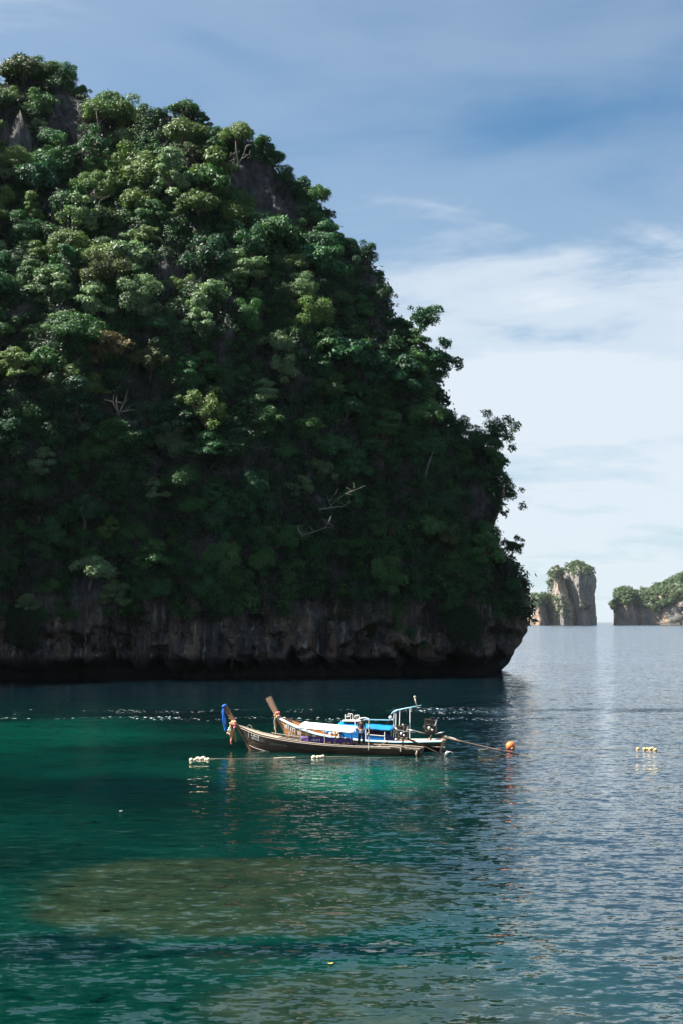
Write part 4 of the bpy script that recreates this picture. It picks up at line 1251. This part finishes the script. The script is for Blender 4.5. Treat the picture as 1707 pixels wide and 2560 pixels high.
def strips(name, root, items, label, cat):
    """a hanging bundle: items = list of (partname, material, builder)"""
    e = empty(name); place_thing(e, root); tag(e, label, cat)
    for pn, mt, mb in items: mb.build(pn, mt, e, True)
    return e
def ribbon(x, y, z0, z1, w_, seed=0, dx=0.0, th=.02):
    rr = random.Random(seed); n = 9; rows = []
    for i in range(n):
        t_ = i / (n - 1)
        xx = x + dx * t_ + .03 * math.sin(t_ * 7 + seed); yy = y + .03 * math.cos(t_ * 5 + seed)
        hw = w_ / 2 * (0.7 + .3 * math.sin(t_ * 3))
        z = z0 + (z1 - z0) * t_
        rows.append([Vector((xx - hw, yy, z)), Vector((xx, yy - th, z)), Vector((xx + hw, yy, z)), Vector((xx, yy + th, z)), Vector((xx - hw, yy, z))])
    return MB().grid(rows)
def knot(x, y, z, seed, n=9, r=.075, sp=.12):
    rr = random.Random(seed); mb = MB()
    for k in range(n): mb.ball((x + rr.uniform(-sp, sp), y + rr.uniform(-sp, sp * .4), z + rr.uniform(-sp, sp)), r * rr.uniform(.7, 1.2), 8, 6)
    return mb
strips('bow_cloth', A, [
    ('knotted_cloth', RIBBON_B, MB().tube([(AX(538.5), -.02, 2.62), (AX(539), -.09, 2.74), (AX(543), -.09, 2.80), (AX(546), -.02, 2.84), (AX(546), .08, 2.80), (AX(541), .1, 2.72), (AX(538), .02, 2.64)], [.06, .08, .09, .07, .06, .07, .06], 7)),
    ('ribbon', RIBBON_B, ribbon(AX(540), -.12, 2.68, 1.22, .15, 1, .10)),
    ('ribbon', RIBBON_B, ribbon(AX(543), -.10, 2.5, 1.20, .12, 4, .09)),
    ('ribbon', RIBBON_B, ribbon(AX(538), -.05, 2.66, 2.1, .10, 7, -.02))], 'bright blue cloth knotted and hanging from the bow post of the dark boat', 'cloth')
strips('bow_garland', A, [
    ('garland', RIB_CREAM, knot(AX(568), -.08, 1.70, 2, 14, .085, .15)),
    ('garland', RIB_PINK, knot(AX(573), -.12, 1.56, 3, 10, .075, .12)),
    ('garland', RIB_AQUA, knot(AX(560), -.1, 1.30, 4, 6, .06, .08)),
    ('garland', RIB_CREAM, knot(AX(559), -.1, 1.12, 5, 9, .06, .12)),
    ('ribbon', RIB_CREAM, ribbon(AX(561), -.14, 1.6, .78, .14, 2)),
    ('ribbon', RIB_ORANGE, ribbon(AX(565), -.16, 1.5, .38, .13, 5)),
    ('ribbon', RIB_PINK, ribbon(AX(565), -.18, 1.0, .36, .11, 6)),
    ('ribbon', RIB_OLIVE, ribbon(AX(570), -.1, 1.5, .62, .11, 8, .03)),
    ('ribbon', RIB_OLIVE, ribbon(AX(573), -.08, 1.5, .50, .10, 9, .04))], 'garland of cream, pink and orange ribbons tied round the bow of the dark boat', 'garland')

# banner, tyres and clutter in the dark boat
def banner(x0, x1, y, z0, z1, seed):
    rows = []
    for i in range(22):
        k = i / 21
        rows.append([Vector((x0 + (x1 - x0) * k, y + .03 * math.sin(k * 17 + j) + .02 * j, z0 + (z1 - z0) * j / 5 - .06 * k)) for j in range(6)])
    return MB().grid(rows)
e = empty('banner'); place_thing(e, A); tag(e, 'purple printed cloth banner hung inside the dark boat under the white awning', 'banner')
banner(AX(757), AX(893), -.50, .56, 1.02, 1).build('banner_cloth', PURPLE, e, True, solid=.008)
rr = random.Random(3); mb = MB()
x = AX(786)
while x < AX(808):
    glyph(mb, Vector((x, -.57, .75 - .02 * (x - AX(786)))), Vector((1, 0, 0)), Vector((0, 0, 1)), .1, .13, rr, .03); x += .125
mb.build('banner_lettering', LETTER, e, solid=.004)
mb = MB()
for px, z in ((829, .62), (836, .66), (850, .65), (858, .60), (871, .62), (882, .66)):
    mb.ball((AX(px), -.555, z), .075, 8, 5, (1.3, .25, 1))
mb.build('banner_print', YELLOW, e, True)
TYRE_L = {774: 'black tyre fender at the front end of the purple banner', 865: 'black tyre fender at the middle of the dark boat near the standing person', 852: 'black hoop leaning higher behind the purple banner'}
for px, z, R, y in ((774, .66, .27, -.66), (865, .64, .36, -.66), (852, .98, .24, .2)):
    o = MB().torus((0, 0, 0), R, .038, 'Y', 0, 2 * math.pi, 26, 8).build('tyre', BLACK, None, True)
    place_thing(o, A); o.location = A.matrix_basis @ Vector((AX(px), y, z)) if False else o.location
    M = Matrix.Translation(A.location) @ Matrix.Rotation(A.rotation_euler.z, 4, 'Z')
    o.location = M @ Vector((AX(px), y, z))
    tag(o, TYRE_L[px], 'tyre', 'tyres carried in the dark boat')
def small(name, root, builders, label, cat, group=None):
    e = empty(name); place_thing(e, root); tag(e, label, cat, group)
    for pn, mt, mb in builders: mb.build(pn, mt, e, True)
    return e
small('cloth_bundle', A, [('cloth', WHITE, MB().ball((AX(793), -.45, 1.05), .09, 10, 7, (1.5, 1, .8))), ('rag', PALEWOOD, MB().ball((AX(780), -.45, 1.07), .05, 8, 6, (1.6, 1, .8)).ball((AX(822), -.5, 1.03), .05, 8, 6, (2.4, 1, .6)))], 'white and beige rags lying on top of the purple banner', 'cloth')
small('fuel_can', A, [('can', NAVY, MB().box((AX(880), -.2, .74), (.3, .25, .32)).tube([(AX(880), -.2, .9), (AX(880), -.2, .97)], .04, 8)), ('rag', WHITE, MB().ball((AX(878), -.3, .97), .07, 8, 6, (1.3, 1, .7)))], 'dark can with a white rag on it beside the standing person', 'can')
small('oar', A, [('shaft', PALEWOOD, MB().tube([(AX(962), -.6, .55), (AX(975), -.3, .74)], .022, 6)), ('blade', PALEWOOD, MB().box((AX(978), -.25, .78), (.22, .03, .10)))], 'pale wooden oar lying across the stern of the dark boat', 'oar')

# ---- person standing in the dark boat
def person(root, x, y, z, label):
    e = empty('person'); M = Matrix.Translation(root.location) @ Matrix.Rotation(root.rotation_euler.z, 4, 'Z')
    e.location = M @ Vector((x, y, z)); e.rotation_euler = (0, 0, root.rotation_euler.z + 0.25)
    tag(e, label, 'person')
    def skin(name, joints, edges, mat, parent, rootv=0, sub=2):
        me = bpy.data.meshes.new(name)
        me.from_pydata([j[0] for j in joints], edges, [])
        me.materials.append(mat)
        o = link(name, me, parent)
        sk = o.modifiers.new('skin', 'SKIN')
        for i, j in enumerate(joints):
            r = j[1]
            me.skin_vertices[0].data[i].radius = (r, r) if isinstance(r, float) else r
        me.skin_vertices[0].data[rootv].use_root = True
        sk.use_smooth_shade = True
        s2 = o.modifiers.new('sub', 'SUBSURF'); s2.levels = sub; s2.render_levels = sub
        return o
    # faces -y (the camera), looking down at the hands
    J = [((0, 0, .90), (.145, .105)), ((0, -.01, 1.08), (.125, .095)), ((0, -.01, 1.26), (.15, .10)), ((0, 0, 1.40), (.12, .08)), ((0, -.03, 1.47), .052), ((0, -.06, 1.54), .06), ((0, -.085, 1.62), (.078, .09)), ((0, -.075, 1.69), (.06, .07)),
         ((-.17, 0, 1.38), .058), ((-.24, -.03, 1.14), .043), ((-.13, -.22, 1.03), .033), ((-.05, -.28, 1.05), .026),
         ((.17, 0, 1.38), .058), ((.23, -.02, 1.14), .043), ((.13, -.21, 1.02), .033), ((.05, -.27, 1.03), .026),
         ((-.10, 0, .82), .088), ((-.13, -.02, .47), .062), ((-.15, .02, .10), .042), ((-.15, -.10, .035), .038),
         ((.10, 0, .82), .088), ((.13, -.03, .47), .062), ((.15, .01, .10), .042), ((.15, -.11, .035), .038)]
    E = [(0, 1), (1, 2), (2, 3), (3, 4), (4, 5), (5, 6), (6, 7), (3, 8), (8, 9), (9, 10), (10, 11), (3, 12), (12, 13), (13, 14), (14, 15), (0, 16), (16, 17), (17, 18), (18, 19), (0, 20), (20, 21), (21, 22), (22, 23)]
    skin('body', J, E, SKIN, e)
    T_ = [((0, 0, .95), (.17, .125)), ((0, -.01, 1.08), (.15, .115)), ((0, -.01, 1.26), (.17, .12)), ((0, 0, 1.40), (.125, .09)),
          ((-.18, 0, 1.385), .07), ((-.225, -.01, 1.22), .06), ((.18, 0, 1.385), .07), ((.225, -.01, 1.22), .06)]
    skin('shirt', T_, [(0, 1), (1, 2), (2, 3), (3, 4), (4, 5), (3, 6), (6, 7)], SHIRT, e)
    P_ = [((0, 0, .93), (.165, .125)), ((-.10, 0, .80), .11), ((-.135, -.02, .47), .095), ((-.155, .02, .12), .085), ((.10, 0, .80), .11), ((.135, -.03, .47), .095), ((.155, .01, .12), .085)]
    skin('trousers', P_, [(0, 1), (1, 2), (2, 3), (0, 4), (4, 5), (5, 6)], TROUSER, e)
    # hair, ears, nose
    MB().ball((0, -.06, 1.675), .098, 14, 10, (.92, 1.05, .86)).build('hair', HAIR, e, True)
    MB().ball((0, -.175, 1.60), .016, 8, 6, (.8, 1.1, 1.4)).ball((-.085, -.07, 1.61), .02, 8, 6, (.5, 1, 1.3)).ball((.085, -.07, 1.61), .02, 8, 6, (.5, 1, 1.3)).build('nose_and_ears', SKIN, e, True)
    MB().ball((-.032, -.162, 1.622), .010, 8, 6).ball((.032, -.162, 1.622), .010, 8, 6).tube([(-.025, -.162, 1.567), (0, -.168, 1.565), (.025, -.162, 1.567)], .006, 5).build('eyes_and_mouth', HAIR, e, True)
    for s_ in (-1, 1):
        h = MB(); cx = s_ * .045; 
        h.ball((cx, -.29, 1.04), .04, 10, 7, (1, .8, 1.1))
        for k in range(4):
            bx = cx + s_ * (-.028 + k * .018)
            L_ = (.05, .06, .055, .04)[k]
            h.tube([(bx, -.31, 1.03 - k * .004), (bx - s_ * .012, -.34, 1.02), (bx - s_ * .02, -.345, 1.02 - L_), (bx - s_ * .02, -.325, 1.01 - L_ * 1.2)], [.011, .010, .009, .007], 6)
        h.tube([(cx, -.28, 1.07), (cx - s_ * .03, -.31, 1.075), (cx - s_ * .045, -.33, 1.06)], [.013, .011, .008], 6)
        h.build('hand', SKIN, e, True)
    return e
person(A, AX(912), -.1, .465, 'person in dark shirt and black trousers standing in the dark boat, looking down')
M_A = Matrix.Translation(A.location) @ Matrix.Rotation(A.rotation_euler.z, 4, 'Z')
mb = MB()
for k in range(9):
    r_ = random.Random(k); mb.ball((r_.uniform(-.05, .05), r_.uniform(-.03, .03), r_.uniform(-.13, .06)), r_.uniform(.035, .06), 8, 6)
o = mb.build('white_cloth', WHITE, None, True); o.location = M_A @ Vector((AX(914.5), -.43, 1.44)); tag(o, 'crumpled white cloth held in the standing person\'s hands', 'cloth')

# ---- far boat: varnished orange bow, blue cabin
B = boat_root('longtail_boat', at_water(735, 1867.5), at_water(1108, 1877.5), 'longtail boat with varnished orange bow and blue cabin behind the dark boat')
BX = lambda px: (px - 922) / 38.9
bxs = [680, 695, 712, 735, 757, 797, 853, 930, 1000, 1060, 1117]
hx = [BX(p) for p in bxs]
hz = [2.0, 1.86, 1.68, 1.45, 1.26, .98, .76, .62, .58, .62, .68]
hb = [.05, .2, .36, .52, .66, .84, .95, .98, .92, .80, .62]
hxk = [BX(p) for p in (726, 731, 738, 750, 768, 800, 853, 930, 1000, 1052, 1104)]
hzk = [-.05, -.15, -.25, -.3, -.34, -.36, -.36, -.36, -.33, -.28, -.2]
HB = Hull(hx, hz, hb, hxk, hzk)
HB.build(B, ORANGEWOOD, ORANGEWOOD, WHITE, 0.04)
for sd_ in (-1, 1):
    MB().tube([HB.pt(i, 0.955, sd_, 0.03) for i in range(0, 60)], 0.04, 5).build('rubbing_strake', LBLUE, B)
    # dark painted after part of the hull side
    MB().grid([[HB.pt(i, t_, sd_, 0.022) for t_ in (.05, .3, .5, .7, .9)] for i in range(32, 60)]).build('painted_hull_side', IRON, B)
post(B, [(BX(722), 0, .1), (BX(703), 0, 1.1), (BX(690), 0, 1.75), (BX(683), 0, 2.1), (BX(671), 0, 2.65), (BX(660), 0, 3.2)], .18, .36, .16, TANWOOD, flare=1.9)
MB().grid([[HB.pt(i, .97, -1, -.06), HB.pt(i, .97, 0.0 or 1, -.06)] for i in range(1, 10)]).build('fore_deck', ORANGEWOOD, B)
MB().grid([[HB.pt(i, .99, 1, -.02), HB.pt(i, .99, 1, -.02) + Vector((0, .02, .16 * math.sin(math.pi * min(1, (i - 1) / 14)) ** .6))] for i in range(1, 16)]).build('bow_bulwark', ORANGEWOOD, B, solid=.03)
# cabin
rows = []
for i in range(22):
    k = i / 21; x = BX(852) + (BX(990) - BX(852)) * k; row = []
    for j in range(11):
        q = j / 10; y = -.78 + 1.5 * q
        z = 1.46 - .17 * k + .24 * math.sin(q * math.pi) ** .75 - .035 * abs(math.sin(k * 3 * math.pi)) * (1 - q) + .012 * math.sin(i * 2.1 + j * 1.3)
        row.append(Vector((x + (.1 if i == 21 and j < 3 else 0), y, z)))
    rows.append(row)
MB().grid(rows).build('cabin_roof', BLUE, B, True, solid=.015)
MB().grid([[Vector((BX(856) + (BX(974) - BX(856)) * k / 8, -.74, z)) for z in (.60, .98 - .06 * k / 8)] for k in range(9)]).build('cabin_panel', PBLUE, B, solid=.03)
MB().grid([[Vector((BX(856) + (BX(925) - BX(856)) * k / 8, -.745, z)) for z in (.99 - .03 * k / 8, 1.40)] for k in range(9)]).build('cabin_panel', PBLUE, B, solid=.02)
MB().grid([[Vector((BX(900) + (BX(974) - BX(900)) * k / 8, .70, z)) for z in (.60, 1.16 - .04 * k / 8)] for k in range(9)]).build('cabin_lining', NAVY, B, solid=.03)
MB().add([(BX(975), -.73, .60), (BX(1008), -.6, .60), (BX(1003), -.62, .72), (BX(975), -.73, 1.10)], [(0, 1, 2, 3)]).build('cabin_end_panel', NAVY, B, solid=.03)
MB().tube([(BX(924), -.77, .99), (BX(973), -.77, .92)], .02, 5).tube([(BX(856), -.77, .60), (BX(974), -.77, .575)], .025, 5).build('cabin_trim', WHITE, B)
MB().tube([(BX(860), -.72, 1.44), (BX(925), -.72, 1.36), (BX(988), -.72, 1.27)], .02, 5).build('roof_edge_pole', NAVY, B)
for px, z1 in ((857, 1.42), (925, 1.34), (973.5, 1.18)):
    for sd_ in (-1, 1):
        MB().tube([(BX(px), .76 * sd_, .6), (BX(px), .76 * sd_, z1)], .03, 6).build('cabin_post', WHITE, B)
MB().box((BX(881), 0.05, 1.78), (1.15, 1.1, .05)).build('roof_rack', WHITE, B)
def hoop(x, y, h, w_):
    return MB().tube([(x, y, 1.80), (x, y, 1.80 + h * .9), (x + w_ * .15, y, 1.80 + h), (x + w_ * .85, y, 1.80 + h), (x + w_, y, 1.80 + h * .9), (x + w_, y, 1.80)], .02, 6)
for px, y, h, w_ in ((874, -.35, .46, .16), (872, .3, .40, .18), (892, -.35, .36, .13), (890, .3, .33, .15), (867, -.35, .40, .02)):
    hoop(BX(px), y, h, w_).build('rack_hoop', WHITE, B, True)
MB().tube([(BX(868), -.35, 2.06), (BX(878), -.35, 2.08)], .018, 5).build('rack_hoop', WHITE, B)
MB().box((BX(943), .25, 1.86), (1.75, .12, .05), Matrix.Rotation(-.0, 3, 'Y')).build('roof_beam', LBLUE, B)
for px in (915, 970): MB().box((BX(px), .25, 1.74), (.06, .1, .22)).build('beam_bracket', BLACK, B)
# stern gantry
MB().tube([(BX(984), -.2, 2.26), (BX(988), -.2, 2.38), (BX(995), -.2, 2.50), (BX(1027), -.2, 2.68), (BX(1062), -.2, 2.86)], [.03, .035, .04, .035, .03], 7).tube([(BX(988), .3, 2.36), (BX(995), .3, 2.48), (BX(1045), .3, 2.75)], .03, 6).tube([(BX(1045), -.2, 2.77), (BX(1045), .3, 2.75)], .025, 6).build('gantry_bar', LBLUE, B, True)
for px0, px1, z1, y in ((990, 992, 2.36, -.2), (1004, 1007, 2.54, -.2), (1027, 1028, 2.64, .3), (990, 992, 2.3, .3)):
    MB().tube([(BX(px0), y, .6), (BX((px0 + px1) / 2), y, 1.6), (BX(px1), y, z1)], .030, 7).build('gantry_post', WHITE, B)
MB().tube([(BX(1050), -.2, 2.8), (BX(1047), -.2, 3.1), (BX(1045), -.2, 3.35)], [.03, .035, .05], 7).ball((BX(1045), -.2, 3.38), .08, 8, 6).build('light_mast', CREAM, B, True)
MB().box((BX(998), .05, 2.36), (.35, .45, .02), Matrix.Rotation(-.35, 3, 'Y')).build('shade_cloth', NAVY, B)
MB().ball((BX(983), -.25, 2.05), .1, 8, 6, (1.2, .7, 1.2)).ball((BX(988), -.25, 1.92), .07, 8, 6).build('gantry_bundle', WHITE, B, True)
MB().box((BX(997), -.5, 1.32), (.22, .03, .42), taper=.65).build('instrument_board', GREYBOARD, B)
MB().tube([(BX(1023), 0, 2.55), (BX(1023), 0, 2.3)], .04, 6).build('hanging_lamp', BLACK, B)
engine(B, BX(1083), 0, 1.30, 1.1, 5)
shaft(B, (BX(1104), -.05, .92), (BX(1318), -1.75, .03), .07)
MB().tube([(BX(1112), 0, .92), (BX(1128), -.1, 0.86), (BX(1148), -.25, .74), (BX(1150), -.3, .72)], [.07, .085, .10, .05], 8).build('shaft_sleeve', PALEWOOD, B, True)
MB().tube([(BX(1030), -.3, 1.32), (BX(1045), -.2, 1.24), (BX(1072), -.1, 1.08)], .03, 6).tube([(BX(1096), -.2, 1.08), (BX(1112), -.25, 1.18), (BX(1120), -.25, 1.22)], .026, 6).build('steering_tiller', ALLOY, B, True)
MB().tube([(BX(1075), -.1, .66), (BX(1082), -.1, .84), (BX(1086), -.1, 1.0)], .04, 6).build('engine_stay', PALEWOOD, B)
MB().box((BX(1085), 0, .60), (1.0, 1.1, .05)).build('stern_deck', REDWOOD, B)
MB().box((BX(1060), -.3, .66), (.5, .5, .04)).build('stern_board', WHITE, B)
MB().tube([(BX(1090), -.68, .32), (BX(1122), -.72, .30)], .02, 6).ball((BX(1124), -.72, .30), .05, 8, 6).build('stern_peg', PALEWOOD, B, True)
lettering(B, HB, BX(706), BX(738), .72, .30, LETTER, 13, .075, drop=-.03, off=.035)
lettering(B, HB, BX(716), BX(742), .50, .22, LETTER, 14, .06, drop=-.05, off=.035)
MB().grid([[HB.at(BX(745 + 3 * k), t_, -1, .034) for t_ in (.70 - .004 * k, .84)] for k in range(4)]).build('lettering_patch', LETTER, B)
strips('bow_garland', B, [
    ('garland', RIB_PINK, knot(BX(686), -.1, 2.12, 22, 8, .07, .12)),
    ('garland', RIB_CREAM, knot(BX(685), -.14, 1.98, 23, 9, .06, .14)),
    ('ribbon', RIB_CREAM, ribbon(BX(680), -.16, 1.9, 1.08, .14, 2)),
    ('ribbon', RIB_AQUA, ribbon(BX(679), -.18, 1.8, 1.2, .07, 3)),
    ('ribbon', RIB_MAROON, ribbon(BX(684), -.14, 1.9, .95, .14, 4)),
    ('ribbon', RIB_CREAM, ribbon(BX(682), -.2, 1.1, .78, .05, 6))], 'pale pink and cream garland with a dark ribbon on the bow of the orange boat', 'garland')
small('supplies', B, [('box', WHITE, MB().box((BX(836), .1, .95), (.2, .3, .3)).box((BX(828), -.1, .9), (.18, .2, .24))), ('bag', RIB_CREAM, MB().ball((BX(848), 0, .92), .16, 10, 7, (1.2, 1, .9)).ball((BX(790), .1, 1.12), .12, 8, 6, (2.2, 1, .5))), ('drum', PBLUE, MB().ball((BX(817), 0, 1.0), .12, 10, 8, (1.2, 1, 1)))], 'pale boxes, bags and a blue bundle stacked amidships in the orange boat', 'supplies')
small('rice_sack', B, [('sack', CREAM, MB().ball((BX(1020), -.55, .72), .18, 12, 8, (2.0, 1, .75)).ball((BX(1020), -.5, .82), .12, 10, 7, (1.5, 1, .8)))], 'beige sack lying under the first engine on the edge of the blue-cabin boat', 'sack')

# ------------------------------------------------------------------ floats, buoy, lines
def float_cluster(pxs, mat, labs, r0, grp, name='float'):
    for (px, py, r), lab in zip(pxs, labs):
        p = at_water(px, py + r * .5)
        rr = random.Random(int(px))
        R = r / FPX * p.y
        o = MB().ball((0, 0, 0), R, 12, 8, (1 + rr.uniform(-.1, .25), 1, .92)).build(name, mat, None, True)
        o.location = (p.x, p.y + rr.uniform(-.03, .03), R * .35 + max(0, 0)); o.rotation_euler = (0, 0, rr.uniform(0, 3))
        tag(o, lab, 'float', grp)
g1 = 'cream mooring floats left of the boats'
float_cluster([(479, 1899, 5.2), (488, 1899, 3.6), (496, 1896, 5.6), (503, 1897, 4.6), (509, 1895.5, 6.4), (515, 1898, 4.2), (521, 1898, 5.0)], CREAM,
              ['leftmost cream float in the row left of the boats', 'small cream float second from the left in the row left of the boats', 'cream float third from the left in the row left of the boats',
               'cream float in the middle of the row left of the boats', 'largest cream float in the row left of the boats', 'small cream float second from the right in the row left of the boats', 'rightmost cream float in the row left of the boats'], 0, g1)
g2 = 'cream mooring floats in front of the dark boat'
float_cluster([(785, 1893, 6.2), (795, 1893, 5.6), (802, 1892, 4.6), (808, 1891, 5.0)], CREAM,
              ['leftmost and largest cream float in front of the dark boat', 'second cream float from the left in front of the dark boat', 'third cream float from the left in front of the dark boat', 'rightmost cream float in front of the dark boat'], 0, g2)
g3 = 'ochre floats on the open water at the right'
float_cluster([(1593, 1872, 4.6), (1610, 1872, 4.8), (1617, 1872, 4), (1624, 1872, 5), (1630, 1870.5, 4.4), (1637, 1874, 4.4)], OCHRE,
              ['single ochre float apart at the left of the far right row', 'second ochre float from the left in the far right row', 'third ochre float from the left in the far right row', 'fourth ochre float from the left in the far right row', 'fifth ochre float from the left in the far right row', 'rightmost ochre float of the far right row'], 0, g3)
p = at_water(1275, 1873)
e = empty('mooring_buoy', (p.x, p.y, 0)); tag(e, 'round orange buoy floating beyond the stern of the boats', 'buoy')
MB().ball((0, 0, .20), .30, 24, 16).build('ball', ORANGE, e, True)
MB().tube([(0.05, -.28, .02), (.07, -.31, .06), (.1, -.3, .1)], .05, 7).ball((.04, -.3, .06), .06, 8, 6).build('shackle', ROPE, e, True)
def line_on_water(name, pts, r, mat, label, z=.03):
    q = []
    for i, (px, py) in enumerate(pts):
        a = at_water(px, py); q.append((a.x, a.y, z + .02 * math.sin(i * 1.7)))
    o = MB().tube(q, r, 5).build(name, mat, None, True); tag(o, label, 'rope'); return o
line_on_water('mooring_rope', [(526, 1898), (560, 1898.5), (612, 1898), (660, 1896.5), (718, 1895)], .010, ROPE, 'pale rope floating between the left floats and the floats in front of the dark boat')
line_on_water('mooring_rope', [(814, 1893), (860, 1893.5), (940, 1896), (1010, 1893)], .008, ROPE, 'thin rope running right from the floats in front of the dark boat')
line_on_water('mooring_rope', [(1280, 1869), (1320, 1869.5), (1360, 1871), (1440, 1872), (1520, 1873), (1590, 1873.5)], .011, ROPE, 'rope running from the orange buoy to the ochre floats at the right')
line_on_water('mooring_rope', [(1195, 1877), (1215, 1875), (1235, 1873), (1250, 1872)], .03, ROPE, 'frayed rope end on the water left of the orange buoy')
p = at_water(722, 1896)
o = MB().tube([(-.9, .05, .02), (-.3, 0, .04), (.3, .02, .04), (.42, 0, .05)], [.02, .035, .04, .06], 7).build('driftwood', PALEWOOD, None, True)
o.location = (p.x, p.y, 0); tag(o, 'pale stick floating on the rope in front of the dark boat', 'driftwood')
for (px, py, lab, mt) in ((303, 2030, 'small white piece of foam drifting on the green water at the left', WHITE), (827, 2413, 'small yellow leaf drifting on the water at the bottom', YELLOW)):
    p = at_water(px, py)
    o = MB().grid([[Vector((x_ * .07, y_ * .05 * (1 - abs(x_) * .7), .02 + .015 * abs(x_))) for y_ in (-1, 0, 1)] for x_ in (-1, -.5, 0, .5, 1)]).build('flotsam', mt, None, True, solid=.01)
    o.location = (p.x, p.y, .02); o.rotation_euler = (0, 0, .4); tag(o, lab, 'flotsam')

# a bird far out over the sea
p = at(1571, 688, 260)
e = empty('bird', p); tag(e, 'tiny dark bird gliding in the sky at the right', 'bird')
MB().tube([(-.16, 0, 0), (-.1, 0, .01), (.02, 0, .015), (.14, 0, 0), (.24, 0, -.005)], [.01, .045, .05, .03, .01], 7).build('body', GREYBOARD, e, True)
for s_ in (-1, 1):
    MB().grid([[Vector((-.06, s_ * .04, .02)), Vector((.07, s_ * .04, .02))], [Vector((-.08, s_ * .22, .09)), Vector((.04, s_ * .22, .09))], [Vector((.0, s_ * .46, .06)), Vector((.04, s_ * .46, .06))]]).build('wing', GREYBOARD, e, solid=.01)
e.rotation_euler = (.2, 0, .7)

# ------------------------------------------------------------------ haze
zmax = 150.0
hb_ = MB().box((0, 4900, (zmax - 3) / 2 - 1.0), (9400, 10600, zmax + 3 + 2))
m, t, out = new_mat('haze_air')
pv = t.node('ShaderNodeVolumePrincipled', inp={'Color': (0.80, 0.88, 0.96, 1), 'Density': 0.000014, 'Anisotropy': 0.3})
t.l.new(pv.outputs[0], out.inputs['Volume'])
hz_o = hb_.build('haze', m)
tag(hz_o, 'thin sea haze that pales the distant islands', kind='stuff')
